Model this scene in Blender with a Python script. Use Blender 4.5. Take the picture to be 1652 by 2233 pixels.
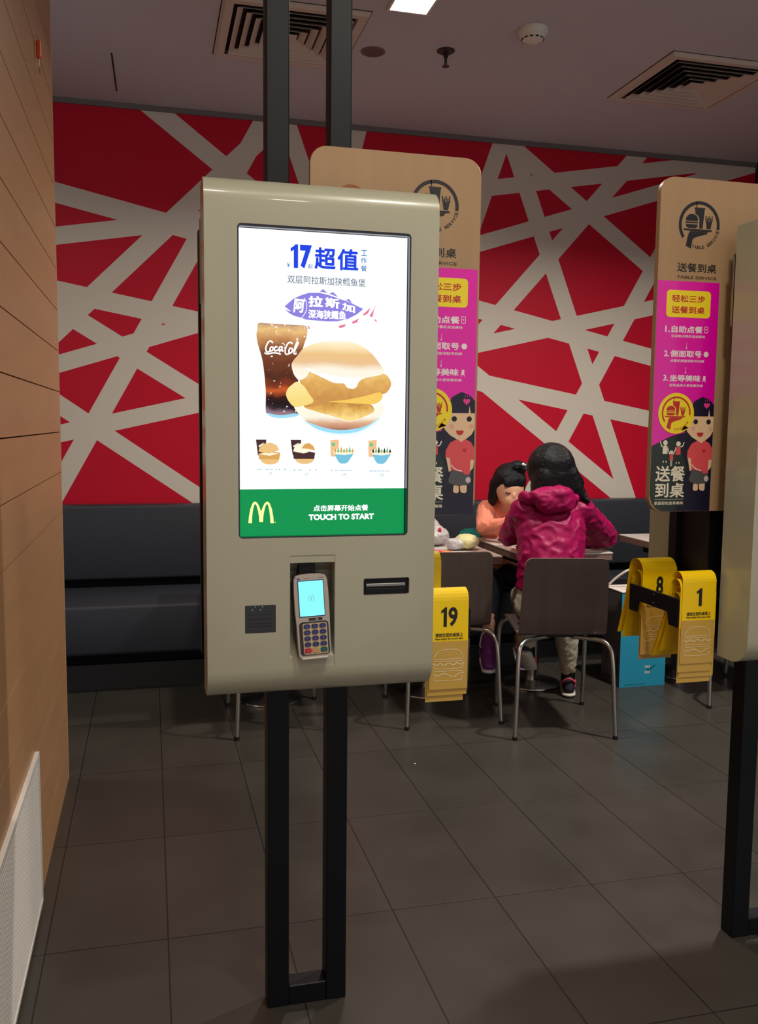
import bpy, bmesh, math, random
from mathutils import Vector, Matrix, noise

for _o in list(bpy.data.objects):
    bpy.data.objects.remove(_o)
SC = bpy.context.scene
COL = SC.collection
PI = math.pi
random.seed(4)

# ------------------------------------------------------------------ camera
YAW, PITCH, ROLL = math.radians(14.37685), math.radians(5.60519), math.radians(0.5874)
EYE = Vector((0.0, 0.0, 1.36))
fwd = Vector((math.sin(YAW) * math.cos(PITCH), math.cos(YAW) * math.cos(PITCH), -math.sin(PITCH)))
rgt = Vector((math.cos(YAW), -math.sin(YAW), 0.0))
upv = rgt.cross(fwd)
r2 = rgt * math.cos(ROLL) + upv * math.sin(ROLL)
u2 = upv * math.cos(ROLL) - rgt * math.sin(ROLL)
cam_data = bpy.data.cameras.new('camera')
cam = bpy.data.objects.new('camera', cam_data)
COL.objects.link(cam)
cam.matrix_world = Matrix(((r2.x, u2.x, -fwd.x, EYE.x), (r2.y, u2.y, -fwd.y, EYE.y), (r2.z, u2.z, -fwd.z, EYE.z), (0, 0, 0, 1)))
cam_data.sensor_fit = 'VERTICAL'
cam_data.sensor_height = 36.0
cam_data.lens = 1947.27 / 2233.0 * 36.0
cam_data.clip_start = 0.02
SC.camera = cam

# ------------------------------------------------------------------ world, light, exposure
world = bpy.data.worlds.new('world')
SC.world = world
world.use_nodes = True
bg = world.node_tree.nodes['Background']
bg.inputs[0].default_value = (1.0, 0.93, 0.92, 1)
bg.inputs[1].default_value = 0.6
SC.view_settings.view_transform = 'Standard'
SC.view_settings.look = 'None'
SC.view_settings.exposure = 0.0
SC.view_settings.gamma = 1.0
SC.view_settings.use_curve_mapping = False

def area_lamp(name, loc, size, watts, col, spread=150, target=None):
    d = bpy.data.lights.new(name, 'AREA')
    d.shape = 'SQUARE'
    d.size = size
    d.energy = watts
    d.color = col
    d.spread = math.radians(spread)
    o = bpy.data.objects.new(name, d)
    COL.objects.link(o)
    o.location = loc
    if target is not None:
        o.rotation_euler = (Vector(target) - Vector(loc)).to_track_quat('-Z', 'Y').to_euler()
    return o

WARM = (1.0, 0.93, 0.78)
CEIL = 3.07
# square ceiling downlights, only the first in view; recess and kiosk fills are added
area_lamp('downlight_or_fill', (1.06, 3.66, CEIL - 0.012), 0.14, 20.0, (1.0, 0.94, 0.84))
area_lamp('downlight_or_fill', (2.6, 3.0, CEIL - 0.012), 0.14, 58.0, (1.0, 0.94, 0.84))
area_lamp('downlight_or_fill', (-0.9, 3.7, CEIL - 0.012), 0.14, 9.0, WARM)  # added fill out of view in the recess, brightens the left mural
area_lamp('downlight_or_fill', (0.2, 0.5, CEIL - 0.012), 0.16, 7.0, WARM)
area_lamp('downlight_or_fill', (0.88, 0.75, CEIL - 0.012), 0.16, 17.0, WARM)  # added fill in front of the kiosks, brightens cards, boards and posters
area_lamp('downlight_or_fill', (0.7, -0.9, CEIL - 0.012), 0.16, 14.0, WARM)

# ------------------------------------------------------------------ materials
def lin(c):
    c = c / 255.0
    return c / 12.92 if c <= 0.04045 else ((c + 0.055) / 1.055) ** 2.4

def rgb(r, g, b):
    return (lin(r), lin(g), lin(b), 1.0)

def mat(name, col, rough=0.5, metal=0.0, spec=0.5, var=0.0, vscale=20.0, bump=0.0, bscale=60.0, coat=0.0, sheen=0.0, stretch=None):
    m = bpy.data.materials.new(name)
    m.use_nodes = True
    nt = m.node_tree
    p = nt.nodes['Principled BSDF']
    p.inputs['Base Color'].default_value = col
    p.inputs['Roughness'].default_value = rough
    p.inputs['Metallic'].default_value = metal
    p.inputs['Specular IOR Level'].default_value = spec
    p.inputs['Coat Weight'].default_value = coat
    p.inputs['Coat Roughness'].default_value = 0.08
    if sheen:
        p.inputs['Sheen Weight'].default_value = sheen
    if var or bump:
        tc = nt.nodes.new('ShaderNodeTexCoord')
        src = tc.outputs['Object']
        if stretch:
            mp = nt.nodes.new('ShaderNodeMapping')
            mp.inputs['Scale'].default_value = stretch
            nt.links.new(src, mp.inputs['Vector'])
            src = mp.outputs['Vector']
    if var:
        n = nt.nodes.new('ShaderNodeTexNoise')
        n.inputs['Scale'].default_value = vscale
        n.inputs['Detail'].default_value = 5
        nt.links.new(src, n.inputs['Vector'])
        mx = nt.nodes.new('ShaderNodeMix')
        mx.data_type = 'RGBA'
        mx.inputs[6].default_value = tuple(max(0, c * (1 - var)) for c in col[:3]) + (1,)
        mx.inputs[7].default_value = tuple(min(1, c * (1 + var)) for c in col[:3]) + (1,)
        nt.links.new(n.outputs['Fac'], mx.inputs[0])
        nt.links.new(mx.outputs[2], p.inputs['Base Color'])
    if bump:
        n2 = nt.nodes.new('ShaderNodeTexNoise')
        n2.inputs['Scale'].default_value = bscale
        n2.inputs['Detail'].default_value = 4
        nt.links.new(src, n2.inputs['Vector'])
        b = nt.nodes.new('ShaderNodeBump')
        b.inputs['Strength'].default_value = bump
        b.inputs['Distance'].default_value = 0.01
        nt.links.new(n2.outputs['Fac'], b.inputs['Height'])
        nt.links.new(b.outputs['Normal'], p.inputs['Normal'])
    return m

def glow(name, col, k=1.0):
    m = bpy.data.materials.new(name)
    m.use_nodes = True
    nt = m.node_tree
    p = nt.nodes['Principled BSDF']
    p.inputs['Base Color'].default_value = (0.01, 0.01, 0.01, 1)
    p.inputs['Roughness'].default_value = 0.35
    p.inputs['Specular IOR Level'].default_value = 0.12
    p.inputs['Emission Color'].default_value = col
    p.inputs['Emission Strength'].default_value = k
    return m

def glow_ramp(name, stops, z0, z1, distort=0.0, scale=60.0, k=1.0, speck=0.0):
    """picture shown on the display: colours run up the picture, broken up by noise"""
    m = glow(name, (1, 1, 1, 1), k)
    nt = m.node_tree
    p = nt.nodes['Principled BSDF']
    tc = nt.nodes.new('ShaderNodeTexCoord')
    sp = nt.nodes.new('ShaderNodeSeparateXYZ')
    nt.links.new(tc.outputs['Object'], sp.inputs[0])
    mr = nt.nodes.new('ShaderNodeMapRange')
    mr.inputs['From Min'].default_value = z0
    mr.inputs['From Max'].default_value = z1
    nt.links.new(sp.outputs['Z'], mr.inputs['Value'])
    nz = nt.nodes.new('ShaderNodeTexNoise')
    nz.inputs['Scale'].default_value = scale
    nz.inputs['Detail'].default_value = 6
    nt.links.new(tc.outputs['Object'], nz.inputs['Vector'])
    ma = nt.nodes.new('ShaderNodeMath')
    ma.operation = 'MULTIPLY_ADD'
    ma.inputs[1].default_value = distort
    nt.links.new(nz.outputs['Fac'], ma.inputs[0])
    nt.links.new(mr.outputs['Result'], ma.inputs[2])
    sb = nt.nodes.new('ShaderNodeMath')
    sb.operation = 'SUBTRACT'
    sb.inputs[1].default_value = distort * 0.5
    nt.links.new(ma.outputs[0], sb.inputs[0])
    cr = nt.nodes.new('ShaderNodeValToRGB')
    el = cr.color_ramp.elements
    while len(el) > 1:
        el.remove(el[0])
    el[0].position = stops[0][0]
    el[0].color = stops[0][1]
    for pos, c in stops[1:]:
        e = el.new(pos)
        e.color = c
    nt.links.new(sb.outputs[0], cr.inputs['Fac'])
    out = cr.outputs['Color']
    if speck:
        n2 = nt.nodes.new('ShaderNodeTexNoise')
        n2.inputs['Scale'].default_value = scale * 3.2
        n2.inputs['Detail'].default_value = 3
        nt.links.new(tc.outputs['Object'], n2.inputs['Vector'])
        gt = nt.nodes.new('ShaderNodeMath')
        gt.operation = 'GREATER_THAN'
        gt.inputs[1].default_value = 1.0 - speck
        nt.links.new(n2.outputs['Fac'], gt.inputs[0])
        mx = nt.nodes.new('ShaderNodeMix')
        mx.data_type = 'RGBA'
        mx.inputs[7].default_value = rgb(250, 240, 225)
        nt.links.new(gt.outputs[0], mx.inputs[0])
        nt.links.new(out, mx.inputs[6])
        out = mx.outputs[2]
    nt.links.new(out, p.inputs['Emission Color'])
    return m

# ------------------------------------------------------------------ object helpers
def root_loc(o):
    while o.parent is not None:
        o = o.parent
    return o.location

def thing(name, label, cat, loc=(0, 0, 0), rotz=0.0, group=None):
    o = bpy.data.objects.new(name, None)
    COL.objects.link(o)
    o.empty_display_size = 0.05
    o.location = loc
    o.rotation_euler = (0, 0, rotz)
    o['label'] = label
    o['category'] = cat
    if group:
        o['group'] = group
    return o

def tag(o, label, cat, group=None):
    o['label'] = label
    o['category'] = cat
    if group:
        o['group'] = group
    return o

def obj(name, bm, m, parent=None, local=False, smooth=False, label=None, sharp=None):
    """link a bmesh as one mesh object; geometry in world coordinates unless local"""
    bmesh.ops.recalc_face_normals(bm, faces=bm.faces)
    if parent is not None and not local:
        bmesh.ops.translate(bm, verts=bm.verts, vec=-Vector(root_loc(parent)))
    me = bpy.data.meshes.new(name)
    bm.to_mesh(me)
    bm.free()
    for x in (m if isinstance(m, (list, tuple)) else [m]):
        me.materials.append(x)
    if smooth:
        me.polygons.foreach_set('use_smooth', [True] * len(me.polygons))
        if sharp is not None:
            me.set_sharp_from_angle(angle=math.radians(sharp))
    o = bpy.data.objects.new(name, me)
    COL.objects.link(o)
    if parent is not None:
        o.parent = parent
    if label:
        o['label'] = label
    return o

def struct(name, bm, m, **kw):
    o = obj(name, bm, m, **kw)
    o['kind'] = 'structure'
    return o

def dup(root, loc=None, rotz=None, label=None, group=None, skip=()):
    r = root.copy()
    COL.objects.link(r)
    if loc is not None:
        r.location = loc
    if rotz is not None:
        r.rotation_euler = (0, 0, rotz)
    if label:
        r['label'] = label
    if group:
        r['group'] = group
    for ch in list(root.children):
        if ch.name.split('.')[0] in skip:
            continue
        c = ch.copy()
        COL.objects.link(c)
        c.parent = r
        for g in list(ch.children):
            d = g.copy()
            COL.objects.link(d)
            d.parent = c
    return r

def B():
    return bmesh.new()

def box(bm, x0, x1, y0, y1, z0, z1, mi=0):
    v = [bm.verts.new(p) for p in ((x0, y0, z0), (x1, y0, z0), (x1, y1, z0), (x0, y1, z0), (x0, y0, z1), (x1, y0, z1), (x1, y1, z1), (x0, y1, z1))]
    for f in ((0, 3, 2, 1), (4, 5, 6, 7), (0, 1, 5, 4), (1, 2, 6, 5), (2, 3, 7, 6), (3, 0, 4, 7)):
        bm.faces.new([v[i] for i in f]).material_index = mi
    return bm

def bevel_all(bm, r, seg=2):
    bmesh.ops.bevel(bm, geom=list(bm.edges), offset=r, segments=seg, profile=0.5, affect='EDGES', clamp_overlap=True)
    return bm

def prism_xz(bm, pts, y0, y1, mi=0):
    """outline in the X-Z plane pushed through from y0 to y1"""
    a = [bm.verts.new((x, y0, z)) for x, z in pts]
    b = [bm.verts.new((x, y1, z)) for x, z in pts]
    n = len(pts)
    bm.faces.new(a).material_index = mi
    bm.faces.new(b[::-1]).material_index = mi
    for i in range(n):
        bm.faces.new((a[i], b[i], b[(i + 1) % n], a[(i + 1) % n])).material_index = mi
    return bm

def prism_yz(bm, pts, x0, x1, mi=0):
    a = [bm.verts.new((x0, y, z)) for y, z in pts]
    b = [bm.verts.new((x1, y, z)) for y, z in pts]
    n = len(pts)
    bm.faces.new(a).material_index = mi
    bm.faces.new(b[::-1]).material_index = mi
    for i in range(n):
        bm.faces.new((a[i], b[i], b[(i + 1) % n], a[(i + 1) % n])).material_index = mi
    return bm

def rrect(x0, z0, x1, z1, r, n=5):
    pts = []
    for cx, cz, a0 in ((x1 - r, z1 - r, 0), (x0 + r, z1 - r, 90), (x0 + r, z0 + r, 180), (x1 - r, z0 + r, 270)):
        for k in range(n + 1):
            a = math.radians(a0 + 90 * k / n)
            pts.append((cx + r * math.cos(a), cz + r * math.sin(a)))
    return pts

def circle(cx, cz, rx, rz=None, n=28, a0=0, a1=360):
    rz = rx if rz is None else rz
    full = abs(a1 - a0) >= 360
    k = n if full else n + 1
    return [(cx + rx * math.cos(math.radians(a0 + (a1 - a0) * i / n)), cz + rz * math.sin(math.radians(a0 + (a1 - a0) * i / n))) for i in range(k)]

def arc_band(cx, cz, r0, r1, a0, a1, n=40):
    return circle(cx, cz, r1, n=n, a0=a0, a1=a1) + circle(cx, cz, r0, n=n, a0=a1, a1=a0)

def lathe(bm, prof, c=(0, 0, 0), n=28, mi=0, cap=True):
    rings = []
    for r, z in prof:
        rings.append([bm.verts.new((c[0] + r * math.cos(2 * PI * i / n), c[1] + r * math.sin(2 * PI * i / n), c[2] + z)) for i in range(n)])
    for a, b in zip(rings, rings[1:]):
        for i in range(n):
            bm.faces.new((a[i], a[(i + 1) % n], b[(i + 1) % n], b[i])).material_index = mi
    if cap:
        bm.faces.new(rings[0][::-1]).material_index = mi
        bm.faces.new(rings[-1]).material_index = mi
    return bm

def smooth_path(pts, k=6):
    P = [Vector(p) for p in pts]
    if len(P) < 3:
        return P
    out = []
    for i in range(len(P) - 1):
        p0, p1, p2, p3 = P[max(i - 1, 0)], P[i], P[i + 1], P[min(i + 2, len(P) - 1)]
        for j in range(k):
            t = j / k
            out.append(0.5 * ((2 * p1) + (p2 - p0) * t + (2 * p0 - 5 * p1 + 4 * p2 - p3) * t * t + (3 * p1 - p0 - 3 * p2 + p3) * t ** 3))
    out.append(P[-1])
    return out

def tube(bm, pts, r, n=10, k=6, smooth=True, mi=0, taper=None):
    P = smooth_path(pts, k) if smooth else [Vector(p) for p in pts]
    prev = None
    rings = []
    m = len(P)
    for i, p in enumerate(P):
        d = (P[min(i + 1, m - 1)] - P[max(i - 1, 0)]).normalized()
        if prev is None:
            a = Vector((1, 0, 0)) if abs(d.x) < 0.8 else Vector((0, 1, 0))
            s = d.cross(a).normalized()
        else:
            s = (prev - d * prev.dot(d)).normalized()
        prev = s
        t = d.cross(s)
        rr = r if taper is None else r * (1 + (taper - 1) * i / (m - 1))
        rings.append([bm.verts.new(p + (s * math.cos(2 * PI * j / n) + t * math.sin(2 * PI * j / n)) * rr) for j in range(n)])
    for a, b in zip(rings, rings[1:]):
        for j in range(n):
            bm.faces.new((a[j], a[(j + 1) % n], b[(j + 1) % n], b[j])).material_index = mi
    bm.faces.new(rings[0][::-1]).material_index = mi
    bm.faces.new(rings[-1]).material_index = mi
    return bm

def stroke(bm, pts, w, y, mi=0, th=0.0002, k=5):
    """flat pen line of width w on the plane y"""
    P = smooth_path([(x, 0, z) for x, z in pts], k)
    L, R = [], []
    for i, p in enumerate(P):
        d = (P[min(i + 1, len(P) - 1)] - P[max(i - 1, 0)])
        d.normalize()
        nrm = Vector((-d.z, 0, d.x)) * (w / 2)
        L.append(bm.verts.new((p.x + nrm.x, y, p.z + nrm.z)))
        R.append(bm.verts.new((p.x - nrm.x, y, p.z - nrm.z)))
    for i in range(len(P) - 1):
        bm.faces.new((L[i], L[i + 1], R[i + 1], R[i])).material_index = mi
    return bm

def soft(pts, k=4):
    """closed outline drawn as a smooth curve through its points"""
    n = len(pts)
    out = []
    for i in range(n):
        p0, p1, p2, p3 = (Vector((*pts[(i + j - 1) % n], 0)) for j in range(4))
        if (p2 - p1).length < 1e-6:
            continue
        for j in range(k):
            t = j / k
            q = 0.5 * ((2 * p1) + (p2 - p0) * t + (2 * p0 - 5 * p1 + 4 * p2 - p3) * t * t + (3 * p1 - p0 - 3 * p2 + p3) * t ** 3)
            out.append((q.x, q.y))
    return out

def flat(bm, pts, y, mi=0):
    """flat printed shape on the plane y (outline in X-Z)"""
    bm.faces.new([bm.verts.new((x, y, z)) for x, z in pts]).material_index = mi
    return bm

_txt = {}
def glyphs(s, bold=0.0):
    if (s, bold) not in _txt:
        c = bpy.data.curves.new('lettering', 'FONT')
        c.body = s
        c.offset = bold
        c.resolution_u = 3
        o = bpy.data.objects.new('lettering', c)
        COL.objects.link(o)
        dg = bpy.context.evaluated_depsgraph_get()
        me = bpy.data.meshes.new_from_object(o.evaluated_get(dg))
        vs = [(v.co.x, v.co.y) for v in me.vertices]
        fs = [tuple(p.vertices) for p in me.polygons]
        bpy.data.objects.remove(o)
        bpy.data.curves.remove(c)
        bpy.data.meshes.remove(me)
        _txt[(s, bold)] = (vs, fs)
    return _txt[(s, bold)]

def text(bm, s, x0, z0, x1, z1, y, bold=0.0, mi=0, rot=0.0, shear=0.0, slope=0.0):
    """lettering fitted to the rectangle x0..x1, z0..z1 on the plane y"""
    cjk = any(ord(ch) > 0x2e80 for ch in s)
    vs, fs = glyphs(s, 0.0 if cjk else bold)
    ax, bx = min(v[0] for v in vs), max(v[0] for v in vs)
    ay, by = min(v[1] for v in vs), max(v[1] for v in vs)
    cx, cz = (x0 + x1) / 2, (z0 + z1) / 2
    # heavy Chinese lettering: the strokes are thickened by closely stacked copies
    shifts = [(0.0, 0.0)]
    if cjk and bold > 0:
        d = bold * 1.05
        shifts += [(d * math.cos(PI * k / 4), d * math.sin(PI * k / 4)) for k in range(8)]
        ax, bx, ay, by = ax - d, bx + d, ay - d, by + d
    for k, (sx, sy) in enumerate(shifts):
        _letter(bm, [(vx + sx, vy + sy) for vx, vy in vs], fs, ax, bx, ay, by, x0, x1, z0, z1, cx, cz, y - 0.000004 * k, mi, rot, shear, slope)
    return bm

def _letter(bm, vs, fs, ax, bx, ay, by, x0, x1, z0, z1, cx, cz, y, mi, rot, shear, slope):
    out = []
    for vx, vy in vs:
        u = (vx - ax) / (bx - ax) - 0.5
        w = (vy - ay) / (by - ay) - 0.5
        px, pz = u * (x1 - x0) + shear * w * (z1 - z0), w * (z1 - z0) + slope * u * (x1 - x0)
        out.append(bm.verts.new((cx + px * math.cos(rot) - pz * math.sin(rot), y, cz + px * math.sin(rot) + pz * math.cos(rot))))
    for f in fs:
        try:
            bm.faces.new([out[i] for i in f]).material_index = mi
        except ValueError:
            pass
    return bm

def digit_one(bm, x0, z0, x1, z1, y, mi=0):
    w, h = x1 - x0, z1 - z0
    return flat(bm, [(x0 + u * w, z0 + v * h) for u, v in ((1, 0), (1, 1), (0.62, 1), (0.45, 0.93), (0, 0.83), (0, 0.68), (0.42, 0.76), (0.42, 0))], y, mi)

def numeral(bm, s, x0, z0, x1, z1, y, bold=0.03):
    """condensed figures side by side; the 1 carries its flag"""
    n = len(s)
    ws = [0.62 if ch == '1' else 1.0 for ch in s]
    gap = 0.16
    k = (x1 - x0) / (sum(ws) + gap * (n - 1))
    x = x0
    for ch, w in zip(s, ws):
        if ch == '1':
            digit_one(bm, x, z0, x + w * k, z1, y)
        else:
            text(bm, ch, x, z0, x + w * k, z1, y, bold=bold)
        x += (w + gap) * k
    return bm

def cut(o, cutters):
    """carve the cutter shapes out of o and drop the cutters"""
    for c in cutters:
        md = o.modifiers.new('cut', 'BOOLEAN')
        md.operation = 'DIFFERENCE'
        md.solver = 'EXACT'
        md.object = c
    dg = bpy.context.evaluated_depsgraph_get()
    me = bpy.data.meshes.new_from_object(o.evaluated_get(dg))
    o.modifiers.clear()
    o.data = me
    for c in cutters:
        bpy.data.objects.remove(c)
    return o

# soft organic shapes: overlapping tapered limbs fused to one continuous skin
def limb(bm, p0, r0, p1, r1):
    t = bmesh.new()
    for p, r in ((p0, r0), (p1, r1)):
        bmesh.ops.create_icosphere(t, subdivisions=2, radius=r, matrix=Matrix.Translation(Vector(p)))
    res = bmesh.ops.convex_hull(t, input=list(t.verts))
    junk = [g for g in res['geom_interior'] + res['geom_unused'] if isinstance(g, bmesh.types.BMVert)]
    bmesh.ops.delete(t, geom=list(set(junk)), context='VERTS')
    merge(bm, t)

def merge(bm, t):
    me = bpy.data.meshes.new('t')
    t.to_mesh(me)
    t.free()
    bm.from_mesh(me)
    bpy.data.meshes.remove(me)

def egg(bm, c, r, rot=(0, 0, 0)):
    t = bmesh.new()
    M = Matrix.Translation(Vector(c)) @ Matrix.Rotation(rot[2], 4, 'Z') @ Matrix.Rotation(rot[1], 4, 'Y') @ Matrix.Rotation(rot[0], 4, 'X') @ Matrix.Diagonal((r[0], r[1], r[2], 1))
    bmesh.ops.create_icosphere(t, subdivisions=3, radius=1.0, matrix=M)
    merge(bm, t)

def hull(bm, eggs):
    t = bmesh.new()
    for c, r in eggs:
        M = Matrix.Translation(Vector(c)) @ Matrix.Diagonal((r[0], r[1], r[2], 1))
        bmesh.ops.create_icosphere(t, subdivisions=2, radius=1.0, matrix=M)
    res = bmesh.ops.convex_hull(t, input=list(t.verts))
    junk = [g for g in res['geom_interior'] + res['geom_unused'] if isinstance(g, bmesh.types.BMVert)]
    bmesh.ops.delete(t, geom=list(set(junk)), context='VERTS')
    merge(bm, t)

def fuse(name, bm, m, parent, vox=0.008, it=6, wrinkle=None, label=None):
    """remesh the overlapping shapes into one smooth surface, optionally creased like cloth"""
    if parent is not None:
        bmesh.ops.translate(bm, verts=bm.verts, vec=-Vector(root_loc(parent)))
    me = bpy.data.meshes.new(name)
    bm.to_mesh(me)
    bm.free()
    o = bpy.data.objects.new(name, me)
    COL.objects.link(o)
    rm = o.modifiers.new('r', 'REMESH')
    rm.mode = 'VOXEL'
    rm.voxel_size = vox
    if it:
        sm = o.modifiers.new('s', 'SMOOTH')
        sm.factor = 0.5
        sm.iterations = it
    dg = bpy.context.evaluated_depsgraph_get()
    me2 = bpy.data.meshes.new_from_object(o.evaluated_get(dg))
    o.modifiers.clear()
    o.data = me2
    me2.name = name
    if wrinkle:
        amp, sc = wrinkle
        off = Vector(root_loc(parent)) if parent is not None else Vector((0, 0, 0))
        nr = [v.normal.copy() for v in me2.vertices]
        for v, nn in zip(me2.vertices, nr):
            q = (v.co + off) * sc
            w = noise.noise(Vector((q.x + q.z * 0.6, q.y, q.z * 1.5 - q.x * 0.5)))
            w2 = noise.noise(q * 2.3 + Vector((7, 3, 1)))
            rdg = max(0.0, 1 - abs(w) * 4.5)
            v.co += nn * amp * (0.8 * rdg + 0.45 * w2 - 0.15)
    me2.materials.clear()
    me2.materials.append(m)
    me2.polygons.foreach_set('use_smooth', [True] * len(me2.polygons))
    if parent is not None:
        o.parent = parent
    if label:
        o['label'] = label
    return o

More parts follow.
